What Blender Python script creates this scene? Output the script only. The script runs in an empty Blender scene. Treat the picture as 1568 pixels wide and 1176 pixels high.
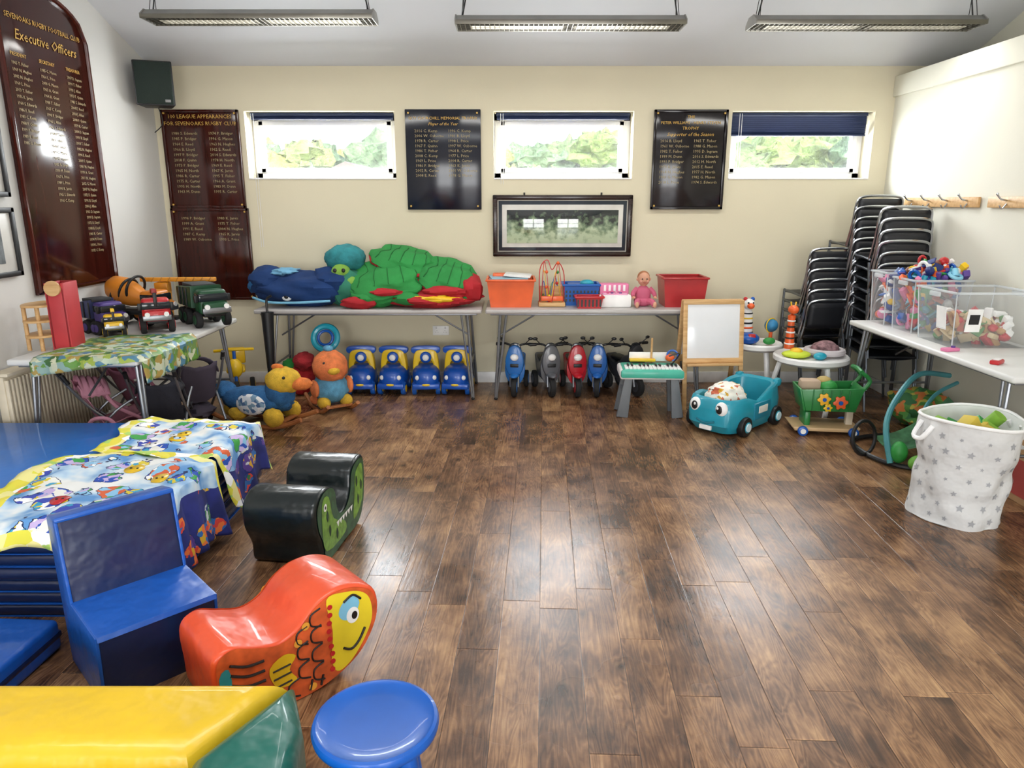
import bpy, bmesh, math, random
from mathutils import Vector, Matrix, Euler, noise
random.seed(7)
R=math.radians
sc=bpy.context.scene

# ---------------------------------------------------------------- materials
def lin(h):
    if isinstance(h,str):
        h=h.lstrip('#'); c=[int(h[i:i+2],16)/255 for i in (0,2,4)]
    else: c=list(h)
    return tuple((x/12.92 if x<=.04045 else ((x+.055)/1.055)**2.4) for x in c)+(1,)
MC={}
def base(name):
    m=bpy.data.materials.new(name); m.use_nodes=True; nt=m.node_tree
    return m,nt,nt.nodes['Principled BSDF']
def mat(hexc,rough=.5,metal=0,var=.12,scale=6,bump=0,bscale=60,coat=0,name=None,emit=0,dist=.01):
    key=(hexc,rough,metal,var,scale,bump,bscale,coat,emit,dist)
    if key in MC: return MC[key]
    m,nt,p=base(name or 'mat_'+hexc.strip('#')); N=nt.nodes; L=nt.links
    tc=N.new('ShaderNodeTexCoord')
    nz=N.new('ShaderNodeTexNoise'); nz.inputs['Scale'].default_value=scale; nz.inputs['Detail'].default_value=3
    L.new(tc.outputs['Object'],nz.inputs['Vector'])
    c=lin(hexc)
    rp=N.new('ShaderNodeValToRGB')
    rp.color_ramp.elements[0].color=tuple(x*(1-var) for x in c[:3])+(1,)
    rp.color_ramp.elements[1].color=tuple(min(1,x*(1+var)) for x in c[:3])+(1,)
    rp.color_ramp.elements[0].position=.3; rp.color_ramp.elements[1].position=.7
    L.new(nz.outputs['Fac'],rp.inputs['Fac']); L.new(rp.outputs['Color'],p.inputs['Base Color'])
    p.inputs['Roughness'].default_value=rough; p.inputs['Metallic'].default_value=metal
    p.inputs['Coat Weight'].default_value=coat
    if emit:
        p.inputs['Emission Color'].default_value=c; p.inputs['Emission Strength'].default_value=emit
    if bump:
        n2=N.new('ShaderNodeTexNoise'); n2.inputs['Scale'].default_value=bscale; n2.inputs['Detail'].default_value=3
        L.new(tc.outputs['Object'],n2.inputs['Vector'])
        b=N.new('ShaderNodeBump'); b.inputs['Strength'].default_value=bump; b.inputs['Distance'].default_value=dist
        L.new(n2.outputs['Fac'],b.inputs['Height']); L.new(b.outputs['Normal'],p.inputs['Normal'])
    MC[key]=m; return m
def vinyl(hexc,name,rough=.36):
    return mat(hexc,rough,0,.08,3,.7,5.5,.2,name,0,.03)
def cramp(N,cols):
    rp=N.new('ShaderNodeValToRGB'); rp.color_ramp.interpolation='CONSTANT'
    e=rp.color_ramp.elements; n=len(cols); e[0].position=0; e[0].color=lin(cols[0]); e[1].position=1/n; e[1].color=lin(cols[1])
    for i in range(2,n):
        k=e.new(i/n); k.color=lin(cols[i])
    return rp
def patmat(name,cols,scale=14,warp=.06,rough=.75,wn=9):
    m,nt,p=base(name); N=nt.nodes; L=nt.links
    tc=N.new('ShaderNodeTexCoord')
    nz=N.new('ShaderNodeTexNoise'); nz.inputs['Scale'].default_value=wn; nz.inputs['Detail'].default_value=4
    L.new(tc.outputs['Object'],nz.inputs['Vector'])
    sub=N.new('ShaderNodeVectorMath'); sub.operation='MULTIPLY_ADD'
    sub.inputs[1].default_value=(warp,)*3
    L.new(nz.outputs['Color'],sub.inputs[0]); L.new(tc.outputs['Object'],sub.inputs[2])
    v=N.new('ShaderNodeTexVoronoi'); v.inputs['Scale'].default_value=scale
    L.new(sub.outputs[0],v.inputs['Vector'])
    sp=N.new('ShaderNodeSeparateColor'); L.new(v.outputs['Color'],sp.inputs[0])
    rp=cramp(N,cols)
    L.new(sp.outputs[0],rp.inputs['Fac']); L.new(rp.outputs['Color'],p.inputs['Base Color'])
    p.inputs['Roughness'].default_value=rough
    return m
def figmat(name,bg,cols,scale=9,warp=.09,rough=.8):
    # printed cotton: soft background with irregular coloured figures, inner detail and dark outlines
    m,nt,p=base(name); N=nt.nodes; L=nt.links
    tc=N.new('ShaderNodeTexCoord')
    def warped(ws,amt):
        nz=N.new('ShaderNodeTexNoise'); nz.inputs['Scale'].default_value=ws; nz.inputs['Detail'].default_value=3; L.new(tc.outputs['Object'],nz.inputs['Vector'])
        s=N.new('ShaderNodeVectorMath'); s.operation='MULTIPLY_ADD'; s.inputs[1].default_value=(amt,)*3; L.new(nz.outputs['Color'],s.inputs[0]); L.new(tc.outputs['Object'],s.inputs[2]); return s.outputs[0]
    bn=N.new('ShaderNodeTexNoise'); bn.inputs['Scale'].default_value=5; bn.inputs['Detail'].default_value=3; L.new(tc.outputs['Object'],bn.inputs['Vector'])
    br=N.new('ShaderNodeValToRGB'); br.color_ramp.elements[0].color=lin(bg[0]); br.color_ramp.elements[1].color=lin(bg[-1]); br.color_ramp.elements[0].position=.38; br.color_ramp.elements[1].position=.6
    if len(bg)>2: k=br.color_ramp.elements.new(.49); k.color=lin(bg[1])
    L.new(bn.outputs['Fac'],br.inputs[0])
    v=N.new('ShaderNodeTexVoronoi'); v.inputs['Scale'].default_value=scale; L.new(warped(13,warp),v.inputs['Vector'])
    v2=N.new('ShaderNodeTexVoronoi'); v2.inputs['Scale'].default_value=scale*3.6; L.new(warped(20,.05),v2.inputs['Vector'])
    sp=N.new('ShaderNodeSeparateColor'); L.new(v.outputs['Color'],sp.inputs[0]); sp2=N.new('ShaderNodeSeparateColor'); L.new(v2.outputs['Color'],sp2.inputs[0])
    ad=N.new('ShaderNodeMath'); ad.operation='MULTIPLY_ADD'; ad.inputs[1].default_value=.28; L.new(sp2.outputs[0],ad.inputs[0]); L.new(sp.outputs[0],ad.inputs[2])
    fr=N.new('ShaderNodeMath'); fr.operation='FRACT'; L.new(ad.outputs[0],fr.inputs[0])
    rp=cramp(N,cols); L.new(fr.outputs[0],rp.inputs[0])
    a=N.new('ShaderNodeMath'); a.operation='LESS_THAN'; a.inputs[1].default_value=.47; L.new(v.outputs['Distance'],a.inputs[0])
    o=N.new('ShaderNodeMath'); o.operation='LESS_THAN'; o.inputs[1].default_value=.495; L.new(v.outputs['Distance'],o.inputs[0])
    m1=N.new('ShaderNodeMix'); m1.data_type='RGBA'; L.new(o.outputs[0],m1.inputs[0]); L.new(br.outputs[0],m1.inputs[6]); m1.inputs[7].default_value=lin('#20305c')
    m2=N.new('ShaderNodeMix'); m2.data_type='RGBA'; L.new(a.outputs[0],m2.inputs[0]); L.new(m1.outputs[2],m2.inputs[6]); L.new(rp.outputs[0],m2.inputs[7])
    L.new(m2.outputs[2],p.inputs['Base Color']); p.inputs['Roughness'].default_value=rough
    return m
def floor_mat():
    m,nt,p=base('oak_plank_floor'); N=nt.nodes; L=nt.links
    def math_(op,a,b=None,c=None):
        n=N.new('ShaderNodeMath'); n.operation=op
        for i,x in enumerate((a,b,c)):
            if x is None: continue
            if isinstance(x,(int,float)): n.inputs[i].default_value=x
            else: L.new(x,n.inputs[i])
        return n.outputs[0]
    tc=N.new('ShaderNodeTexCoord'); mp=N.new('ShaderNodeMapping'); mp.inputs['Rotation'].default_value=(0,0,R(2.5))
    L.new(tc.outputs['Object'],mp.inputs['Vector'])
    sx=N.new('ShaderNodeSeparateXYZ'); L.new(mp.outputs[0],sx.inputs[0])
    W=.152; LEN=.95
    cx=math_('DIVIDE',sx.outputs['X'],W); col=math_('FLOOR',cx); fx=math_('FRACT',cx)
    wn=N.new('ShaderNodeTexWhiteNoise'); wn.noise_dimensions='1D'; L.new(col,wn.inputs['W'])
    cy=math_('ADD',math_('DIVIDE',sx.outputs['Y'],LEN),math_('MULTIPLY',wn.outputs['Value'],7.3))
    row=math_('FLOOR',cy); fy=math_('FRACT',cy)
    cmb=N.new('ShaderNodeCombineXYZ'); L.new(col,cmb.inputs[0]); L.new(row,cmb.inputs[1])
    w2=N.new('ShaderNodeTexWhiteNoise'); w2.noise_dimensions='2D'; L.new(cmb.outputs[0],w2.inputs['Vector'])
    off=N.new('ShaderNodeVectorMath'); off.operation='MULTIPLY_ADD'
    L.new(w2.outputs['Color'],off.inputs[0]); off.inputs[1].default_value=(11,17,0); L.new(mp.outputs[0],off.inputs[2])
    g=N.new('ShaderNodeMapping'); g.inputs['Scale'].default_value=(8,1.1,1); L.new(off.outputs[0],g.inputs['Vector'])
    gn=N.new('ShaderNodeTexNoise'); gn.inputs['Scale'].default_value=1.2; gn.inputs['Detail'].default_value=3; gn.inputs['Distortion'].default_value=.6
    L.new(g.outputs[0],gn.inputs['Vector'])
    rings=math_('ABSOLUTE',math_('SUBTRACT',math_('FRACT',math_('MULTIPLY',gn.outputs['Fac'],18)),.5))
    g2=N.new('ShaderNodeMapping'); g2.inputs['Scale'].default_value=(60,3,1); L.new(off.outputs[0],g2.inputs['Vector'])
    fn_=N.new('ShaderNodeTexNoise'); fn_.inputs['Scale'].default_value=1.5; fn_.inputs['Detail'].default_value=5; L.new(g2.outputs[0],fn_.inputs['Vector'])
    k=N.new('ShaderNodeMapping'); k.inputs['Scale'].default_value=(6,3.6,1); L.new(off.outputs[0],k.inputs['Vector'])
    kn=N.new('ShaderNodeTexNoise'); kn.inputs['Scale'].default_value=1.0; kn.inputs['Detail'].default_value=6; kn.inputs['Roughness'].default_value=.6; L.new(k.outputs[0],kn.inputs['Vector'])
    vo=N.new('ShaderNodeTexVoronoi'); vo.inputs['Scale'].default_value=1.0
    vm=N.new('ShaderNodeMapping'); vm.inputs['Scale'].default_value=(6,3.8,1); L.new(off.outputs[0],vm.inputs['Vector']); L.new(vm.outputs[0],vo.inputs['Vector'])
    knot=N.new('ShaderNodeMapRange'); knot.inputs['From Min'].default_value=.03; knot.inputs['From Max'].default_value=.17
    L.new(vo.outputs['Distance'],knot.inputs['Value'])
    f=math_('ADD',math_('MULTIPLY',kn.outputs['Fac'],.58),math_('MULTIPLY',fn_.outputs['Fac'],.22))
    f=math_('ADD',f,math_('MULTIPLY',rings,.17))
    f=math_('ADD',f,math_('MULTIPLY',math_('SUBTRACT',w2.outputs['Value'],.5),.11))
    bn=N.new('ShaderNodeTexNoise'); bn.inputs['Scale'].default_value=1.1; bn.inputs['Detail'].default_value=4; L.new(tc.outputs['Object'],bn.inputs[0])
    f=math_('ADD',f,math_('MULTIPLY',math_('SUBTRACT',bn.outputs['Fac'],.5),.2))
    rp=N.new('ShaderNodeValToRGB'); e=rp.color_ramp.elements
    e[0].position=.3; e[0].color=lin('#3e291b'); e[1].position=.64; e[1].color=lin('#bb9468')
    a=e.new(.40); a.color=lin('#674831'); a=e.new(.5); a.color=lin('#8f6a4a')
    L.new(f,rp.inputs['Fac'])
    ex=math_('MINIMUM',fx,math_('SUBTRACT',1,fx)); ey=math_('MINIMUM',fy,math_('SUBTRACT',1,fy))
    ed=math_('MINIMUM',math_('MULTIPLY',ex,W),math_('MULTIPLY',ey,LEN))
    er=N.new('ShaderNodeMapRange'); er.inputs['From Min'].default_value=.0006; er.inputs['From Max'].default_value=.0026
    er.inputs['To Min'].default_value=.3; L.new(ed,er.inputs['Value'])
    kk=N.new('ShaderNodeMapRange'); kk.inputs['To Min'].default_value=.3; L.new(knot.outputs[0],kk.inputs['Value'])
    mul=math_('MULTIPLY',er.outputs[0],kk.outputs[0])
    wl=N.new('ShaderNodeMapRange'); wl.inputs['From Min'].default_value=.003; wl.inputs['From Max'].default_value=.007; wl.inputs['To Min'].default_value=1.35; wl.inputs['To Max'].default_value=1  # bevel highlight along plank edges, painted as a lighter base colour
    L.new(ed,wl.inputs['Value']); mul=math_('MULTIPLY',mul,wl.outputs[0])
    mx=N.new('ShaderNodeVectorMath'); mx.operation='SCALE'; L.new(rp.outputs['Color'],mx.inputs[0]); L.new(mul,mx.inputs['Scale'])
    L.new(mx.outputs[0],p.inputs['Base Color'])
    rr=N.new('ShaderNodeMapRange'); rr.inputs['From Min'].default_value=.3; rr.inputs['From Max'].default_value=.7; rr.inputs['To Min'].default_value=.2; rr.inputs['To Max'].default_value=.38
    L.new(bn.outputs['Fac'],rr.inputs['Value']); L.new(rr.outputs[0],p.inputs['Roughness'])
    b=N.new('ShaderNodeBump'); b.inputs['Strength'].default_value=.45; b.inputs['Distance'].default_value=.003
    hh=math_('ADD',math_('MULTIPLY',er.outputs[0],1.0),math_('MULTIPLY',kn.outputs['Fac'],1.6))
    hh=math_('ADD',hh,math_('MULTIPLY',fn_.outputs['Fac'],.3))
    L.new(hh,b.inputs['Height']); L.new(b.outputs['Normal'],p.inputs['Normal'])
    return m
def wood(name,c1,c2,scale=5,axis=2,rough=.35):
    m,nt,p=base(name); N=nt.nodes; L=nt.links
    tc=N.new('ShaderNodeTexCoord'); mp=N.new('ShaderNodeMapping'); s=[8,8,8]; s[axis]=.8; mp.inputs['Scale'].default_value=s
    L.new(tc.outputs['Object'],mp.inputs[0]); n=N.new('ShaderNodeTexNoise'); n.inputs['Scale'].default_value=scale; n.inputs['Detail'].default_value=5; n.inputs['Distortion'].default_value=.6
    L.new(mp.outputs[0],n.inputs['Vector']); rp=N.new('ShaderNodeValToRGB'); rp.color_ramp.elements[0].color=lin(c1); rp.color_ramp.elements[1].color=lin(c2)
    rp.color_ramp.elements[0].position=.3; rp.color_ramp.elements[1].position=.7
    L.new(n.outputs['Fac'],rp.inputs[0]); L.new(rp.outputs[0],p.inputs['Base Color']); p.inputs['Roughness'].default_value=rough
    return m
def clearmat(name,tint,alpha_mix=.25,rough=.1):
    m,nt,p=base(name); N=nt.nodes; L=nt.links
    tr=N.new('ShaderNodeBsdfTransparent'); mx=N.new('ShaderNodeMixShader'); mx.inputs[0].default_value=alpha_mix
    p.inputs['Base Color'].default_value=lin(tint); p.inputs['Roughness'].default_value=rough
    out=N['Material Output']; L.new(tr.outputs[0],mx.inputs[1]); L.new(p.outputs[0],mx.inputs[2]); L.new(mx.outputs[0],out.inputs[0])
    return m

WHITE=mat('#f2f2f0',.4,name='white_plastic'); BLACK=mat('#17181a',.45,name='black_plastic'); CHROME=mat('#b9bcc0',.25,1,name='chrome')
GREYT=mat('#8b8e93',.35,.8,name='grey_steel'); TYRE=mat('#1b1b1c',.8,name='rubber')
BLUE=mat('#0a56b0',.35,coat=.2,name='blue_plastic'); RED=mat('#bf1f26',.4,coat=.2,name='red_plastic'); YEL=mat('#ebc01c',.4,coat=.2,name='yellow_plastic')
ORG=mat('#e8622a',.4,coat=.2,name='orange_plastic'); GRN=mat('#2e8e3e',.45,name='green_plastic'); TEAL=mat('#22a0b8',.35,coat=.3,name='teal_plastic')
PINK=mat('#e07fa8',.6,name='pink'); PURP=mat('#5a3f8e',.5,name='purple'); LWOOD=wood('light_wood','#c0935d','#dcb57e',5,0,.5)
MAHOG=wood('mahogany','#2a0e0a','#421811',3,2,.13); GOLD=mat('#c9a24c',.45,.2,name='gold_paint'); GILT=mat('#a3946a',.6,name='gilt_lettering')

# ---------------------------------------------------------------- builder
def smooth_pts(pts,n=6,closed=False):
    P=[Vector(p) for p in pts]; out=[]; m=len(P)
    rng=range(m if closed else m-1)
    for i in rng:
        if closed: a,b,c,d=P[i-1],P[i],P[(i+1)%m],P[(i+2)%m]
        else: a,b,c,d=P[max(i-1,0)],P[i],P[i+1],P[min(i+2,m-1)]
        for k in range(n):
            t=k/n
            out.append(.5*((2*b)+(c-a)*t+(2*a-5*b+4*c-d)*t*t+(3*b-a-3*c+d)*t**3))
    if not closed: out.append(P[-1])
    return out
class B:
    def __init__(s,name): s.name=name; s.V=[]; s.F=[]; s.I=[]; s.M=[]; s.T=Matrix()
    def mi(s,m):
        if m not in s.M: s.M.append(m)
        return s.M.index(m)
    def raw(s,vs,fs,m,X=None):
        o=len(s.V); X=s.T@X if X is not None else s.T
        s.V+=[X@Vector(v) for v in vs]; k=s.mi(m)
        for f in fs: s.F.append([i+o for i in f]); s.I.append(k)
        return s
    def bm(s,bm,m,X=None):
        bm.verts.index_update(); s.raw([v.co.copy() for v in bm.verts],[[v.index for v in f.verts] for f in bm.faces],m,X); bm.free(); return s
    def box(s,c,d,m,bev=.006,rot=(0,0,0),seg=2,taper=None):
        bm=bmesh.new(); bmesh.ops.create_cube(bm,size=1)
        for v in bm.verts:
            t=1
            if taper and v.co.z<0: t=taper
            v.co=Vector((v.co.x*d[0]*t,v.co.y*d[1]*t,v.co.z*d[2]))
        bev=min(bev,min(d)*.45)
        if bev>0: bmesh.ops.bevel(bm,geom=bm.edges[:],offset=bev,segments=seg,profile=.5,affect='EDGES')
        return s.bm(bm,m,Matrix.Translation(c)@Euler([R(a) for a in rot]).to_matrix().to_4x4())
    def cyl(s,p1,p2,r,m,r2=None,seg=20,bev=0):
        p1,p2=Vector(p1),Vector(p2); d=p2-p1; Lh=d.length; r2=r if r2 is None else r2
        prof=[(0,0),(r,0),(r2,Lh),(0,Lh)]
        if bev: prof=[(0,0),(r-bev,0),(r-.3*bev,.3*bev),(r,bev),(r2,Lh-bev),(r2-.3*bev,Lh-.3*bev),(r2-bev,Lh),(0,Lh)]
        q=d.to_track_quat('Z','Y').to_matrix().to_4x4()
        return s.lathe(prof,m,seg,Matrix.Translation(p1)@q)
    def lathe(s,prof,m,seg=28,X=None,c=None):
        if X is None: X=Matrix.Translation(c or (0,0,0))
        vs=[];fs=[];rings=[]
        for r,z in prof:
            if r<=1e-6: rings.append([len(vs)]); vs.append((0,0,z))
            else:
                rings.append(list(range(len(vs),len(vs)+seg)))
                vs+=[(r*math.cos(2*math.pi*i/seg),r*math.sin(2*math.pi*i/seg),z) for i in range(seg)]
        for a,b in zip(rings,rings[1:]):
            if len(a)==1 and len(b)==1: continue
            for i in range(seg):
                j=(i+1)%seg
                if len(a)==1: fs.append([a[0],b[j],b[i]])
                elif len(b)==1: fs.append([a[i],a[j],b[0]])
                else: fs.append([a[i],a[j],b[j],b[i]])
        return s.raw(vs,fs,m,X)
    def tube(s,pts,r,m,seg=8,n=5,closed=False,sm=True):
        P=smooth_pts(pts,n,closed) if sm else [Vector(p) for p in pts]
        k=len(P); vs=[];fs=[]; up=None
        for i,p in enumerate(P):
            if closed: t=(P[(i+1)%k]-P[i-1])
            else: t=P[min(i+1,k-1)]-P[max(i-1,0)]
            t=t.normalized()
            if up is None: up=t.orthogonal().normalized()
            up=(up-t*up.dot(t)); up=up.normalized() if up.length>1e-6 else t.orthogonal().normalized()
            sd=t.cross(up); rr=r(i/(k-1)) if callable(r) else r
            vs+=[p+rr*(math.cos(2*math.pi*a/seg)*up+math.sin(2*math.pi*a/seg)*sd) for a in range(seg)]
        for i in range(k if closed else k-1):
            j=(i+1)%k
            for a in range(seg):
                b=(a+1)%seg; fs.append([i*seg+a,i*seg+b,j*seg+b,j*seg+a])
        if not closed: fs.append(list(range(seg))[::-1]); fs.append([(k-1)*seg+a for a in range(seg)])
        return s.raw(vs,fs,m)
    def ball(s,c,r,m,rot=(0,0,0),seg=20,nz=0,nf=3,e=1):
        if not isinstance(r,(tuple,list)): r=(r,r,r)
        bm=bmesh.new(); bmesh.ops.create_uvsphere(bm,u_segments=seg,v_segments=max(6,seg*2//3),radius=1)
        for v in bm.verts:
            q=Vector([math.copysign(abs(x)**e,x) for x in v.co]); 
            d=Vector((q.x*r[0],q.y*r[1],q.z*r[2]))
            if nz: d*=1+nz*noise.noise(v.co*nf+Vector(c)*3)+nz*.4*noise.noise(v.co*nf*2.7+Vector(c)*5)
            v.co=d
        return s.bm(bm,m,Matrix.Translation(c)@Euler([R(a) for a in rot]).to_matrix().to_4x4())
    def prism(s,poly,d0,d1,m,bev=0,X=None,plane='XZ',seg=2):
        bm=bmesh.new()
        f={'XZ':lambda a,b,d:(a,d,b),'YZ':lambda a,b,d:(d,a,b),'XY':lambda a,b,d:(a,b,d)}[plane]
        v0=[bm.verts.new(f(a,b,d0)) for a,b in poly]; v1=[bm.verts.new(f(a,b,d1)) for a,b in poly]
        bm.faces.new(v0); bm.faces.new(v1[::-1]); n=len(poly)
        cap=set(bm.edges)
        for i in range(n): bm.faces.new([v0[i],v1[i],v1[(i+1)%n],v0[(i+1)%n]][::-1])
        bmesh.ops.recalc_face_normals(bm,faces=bm.faces[:])
        if bev: bmesh.ops.bevel(bm,geom=list(cap),offset=bev,segments=seg,profile=.5,affect='EDGES')
        return s.bm(bm,m,X)
    def torus(s,c,Rr,r,m,rot=(0,0,0),seg=24,rs=8):
        X=Matrix.Translation(c)@Euler([R(a) for a in rot]).to_matrix().to_4x4()
        vs=[];fs=[]
        for i in range(seg):
            a=2*math.pi*i/seg
            for j in range(rs):
                b=2*math.pi*j/rs; vs.append(((Rr+r*math.cos(b))*math.cos(a),(Rr+r*math.cos(b))*math.sin(a),r*math.sin(b)))
        for i in range(seg):
            for j in range(rs):
                i2=(i+1)%seg;j2=(j+1)%rs; fs.append([i*rs+j,i2*rs+j,i2*rs+j2,i*rs+j2])
        return s.raw(vs,fs,m,X)
    def sheet(s,fn,nu,nv,m):
        vs=[fn(i/nu,j/nv) for i in range(nu+1) for j in range(nv+1)]
        fs=[[i*(nv+1)+j,(i+1)*(nv+1)+j,(i+1)*(nv+1)+j+1,i*(nv+1)+j+1] for i in range(nu) for j in range(nv)]
        return s.raw(vs,fs,m)
    def wheel(s,c,ax,r,w,tyre=None,hub=None):
        tyre=tyre or TYRE; hub=hub or GREYT; c=Vector(c); a=Vector(ax).normalized()
        s.cyl(c-a*w/2,c+a*w/2,r,tyre,seg=20,bev=min(w*.25,r*.2)); s.cyl(c-a*(w/2+.003),c+a*(w/2+.003),r*.55,hub,seg=14)
    def text(s,t,loc,size,m,rot=(90,0,0),al='CENTER',shear=0):
        cu=bpy.data.curves.new('t','FONT'); cu.body=t; cu.size=size; cu.align_x=al; cu.resolution_u=1; cu.shear=shear; cu.extrude=.0006
        o=bpy.data.objects.new('t',cu); sc.collection.objects.link(o)
        dg=bpy.context.evaluated_depsgraph_get(); me=bpy.data.meshes.new_from_object(o.evaluated_get(dg))
        X=Matrix.Translation(loc)@Euler([R(a) for a in rot]).to_matrix().to_4x4()
        s.raw([v.co.copy() for v in me.vertices],[list(p.vertices) for p in me.polygons],m,X)
        bpy.data.objects.remove(o); bpy.data.curves.remove(cu); bpy.data.meshes.remove(me)
    def done(s,loc=(0,0,0),rz=0,angle=38,solid=0,sub=0):
        me=bpy.data.meshes.new(s.name); me.from_pydata([tuple(v) for v in s.V],[],s.F)
        for m in s.M: me.materials.append(m)
        me.polygons.foreach_set('material_index',s.I); me.polygons.foreach_set('use_smooth',[True]*len(s.F))
        me.update(); me.set_sharp_from_angle(angle=R(angle))
        o=bpy.data.objects.new(s.name,me); sc.collection.objects.link(o); o.location=loc; o.rotation_euler=(0,0,R(rz))
        if solid:
            md=o.modifiers.new('solid','SOLIDIFY'); md.thickness=solid
        if sub:
            md=o.modifiers.new('sub','SUBSURF'); md.levels=sub; md.render_levels=sub
        return o

# ---------------------------------------------------------------- room
WALL=mat('#ddd5ba',.85,var=.03,scale=1.2,bump=.05,bscale=80,name='cream_wall_paint')
WALLW=mat('#d6d5d1',.85,var=.03,scale=1.2,bump=.05,bscale=80,name='white_wall_paint')
WALLR=mat('#dfddce',.85,var=.03,scale=1.2,bump=.05,bscale=80,name='pale_wall_paint')
CEIL=mat('#dcdee2',.9,var=.02,scale=1,name='ceiling_paint')
UPVC=mat('#f6f6f6',.3,var=.02,name='upvc')
b=B('floor'); b.box((.3,2,-.05),(7.4,9.6,.1),floor_mat(),0); b.done()
b=B('ceiling'); b.prism([(6.8,2.55),(2,4.25),(-2.8,2.55),(-2.8,2.75),(2,4.45),(6.8,2.75)],-3.2,3.9,CEIL,plane='YZ'); b.done()
b=B('wall_back')
Z0,Z1=1.79,2.34; xs=[(-3.2,-2.25),(-.99,-.155),(1.025,1.85),(3.05,3.7)]
b.box((.25,6.55,Z0/2),(6.9,.3,Z0),WALL,0)
b.box((.25,6.55,(Z1+2.75)/2),(6.9,.3,2.75-Z1),WALL,0)
for a,c in xs: b.box(((a+c)/2,6.55,(Z0+Z1)/2),(c-a,.3,Z1-Z0),WALL,0)
b.done()
b=B('wall_left'); b.prism([(-2.8,0),(6.7,0),(6.7,2.62),(2,4.3),(-2.8,2.6)],-3.2,-3.0,WALLW,plane='YZ'); b.done()
b=B('wall_right'); b.box((3.45,1.95,1.305),(.5,9.5,2.61),WALLR,0)
b.prism([(-2.8,0),(6.7,0),(6.7,2.62),(2,4.3),(-2.8,2.6)],3.7,3.9,WALLR,plane='YZ'); b.done()
b=B('trim_1'); b.box((3.19,2,2.53),(.03,8.8,.16),WALLR,.006); b.done()
b=B('wall_rear')
for a,c in ((-3.1,-2.2),(-.4,.6),(2.4,3.8)): b.box(((a+c)/2,-2.6,1.05),(c-a,.2,2.1),WALLW,0)
b.box((.3,-2.6,2.4),(7,.2,.6),WALLW,0); b.done()
for k,(a,c) in enumerate(((-2.2,-.4),(.6,2.4))):
    b=B('door_%d'%(k+1))
    for x in (a+.03,(a+c)/2,c-.03): b.box((x,-2.6,1.05),(.06,.08,2.09),UPVC,.004)
    for z in (.04,1.0,2.06): b.box(((a+c)/2,-2.6,z),(c-a,.07,.07),UPVC,.004)
    b.done()
b=B('baseboard_back'); b.box((.1,6.39,.05),(6.2,.02,.1),WHITE,.004); b.done()
b=B('baseboard_left'); b.box((-2.99,2,.05),(.02,8.8,.1),WHITE,.004); b.done()
b=B('baseboard_right'); b.box((3.19,2,.05),(.02,8.8,.1),WHITE,.004); b.done()
GLASS=clearmat('window_glass','#ffffff',.06,.02)
NAVY=mat('#1b2a4e',.6,name='navy_blind')
for k,(a,c) in enumerate(((-2.25,-.99),(-.155,1.025),(1.85,3.05))):
    b=B('window_%d'%(k+1)); y=6.62; m=(a+c)/2; w=c-a
    b.box((m,y,Z1-.03),(w,.06,.06),UPVC,.004); b.box((m,y,Z0+.03),(w,.06,.06),UPVC,.004)
    b.box((a+.03,y,(Z0+Z1)/2),(.06,.06,Z1-Z0),UPVC,.004); b.box((c-.03,y,(Z0+Z1)/2),(.06,.06,Z1-Z0),UPVC,.004)
    b.box((m,y-.025,Z1-.08),(w-.1,.05,.04),UPVC,.006); b.box((m,y-.025,Z0+.08),(w-.1,.05,.04),UPVC,.006)
    b.box((a+.075,y-.025,(Z0+Z1)/2),(.045,.05,Z1-Z0-.12),UPVC,.006); b.box((c-.075,y-.025,(Z0+Z1)/2),(.045,.05,Z1-Z0-.12),UPVC,.006)
    b.box((m,y,(Z0+Z1)/2),(w-.1,.006,Z1-Z0-.1),GLASS,0)
    b.box((m+.02,y-.06,Z0+.085),(.1,.02,.015),UPVC,.004)
    b.box((m,6.5,Z0+.006),(w,.22,.012),UPVC,.002)
    b.done()
    b=B('window_blind'); n=[1,1,9][k]
    b.box((m,6.5,Z1-.015),(w-.04,.04,.025),NAVY,.003)
    for i in range(n): b.box((m,6.5,Z1-.035-.0165*i),(w-.05,.028,.003),NAVY,0,rot=(-50,0,0))
    b.box((m,6.5,Z1-.035-.0165*n),(w-.05,.03,.012),NAVY,.003)
    b.cyl((a+.06,6.385,Z1-.02),(a+.06,6.385,[1.22,1.75,1.8][k]),.002,WHITE,seg=6)
    b.cyl((a+.08,6.385,Z1-.02),(a+.08,6.385,[1.22,1.75,1.8][k]),.002,WHITE,seg=6)
    b.done()

# honours boards
names=['J. Allen','P. Bridger','R. Carter','M. Dunn','S. Edwards','T. Fisher','A. Grant','N. Hughes','D. Ingram','K. Jarvis','C. Kemp','B. Lloyd','G. Mason','H. North','W. Osborne','L. Price','F. Quinn','E. Reed']
def nm(): return '%d %s'%(random.randint(1960,2019),random.choice(names))
def board(loc,w,h,m,heads,cols,rows,top,dz,sz,frame=None,t=.02):
    b=B('honours_board'); b.box((0,t/2,0),(w,t,h),m,.004)
    if frame:
        for sx in(-1,1): b.box((sx*(w/2-.012),-.004,0),(.024,.014,h),frame,.004)
        for sz_ in(-1,1): b.box((0,-.004,sz_*(h/2-.012)),(w,.014,.024),frame,.004)
    for s_,zz,tx,sh in heads: b.text(tx,(0,-.002,zz),s_,GOLD,shear=sh)
    for x in cols:
        for r in range(rows): b.text(nm(),(x,-.002,top-dz*r),sz,GILT,al='LEFT')
    for sx in(-1,1):
        for sz_ in(-1,1): b.cyl((sx*(w/2-.03),-.001,sz_*(h/2-.03)),(sx*(w/2-.03),-.012,sz_*(h/2-.03)),.008,GOLD,seg=10)
    b.done(loc)
NB=mat('#0c1120',.14,var=.1,name='navy_board'); KB=mat('#150f12',.12,var=.1,name='black_board')
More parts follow.
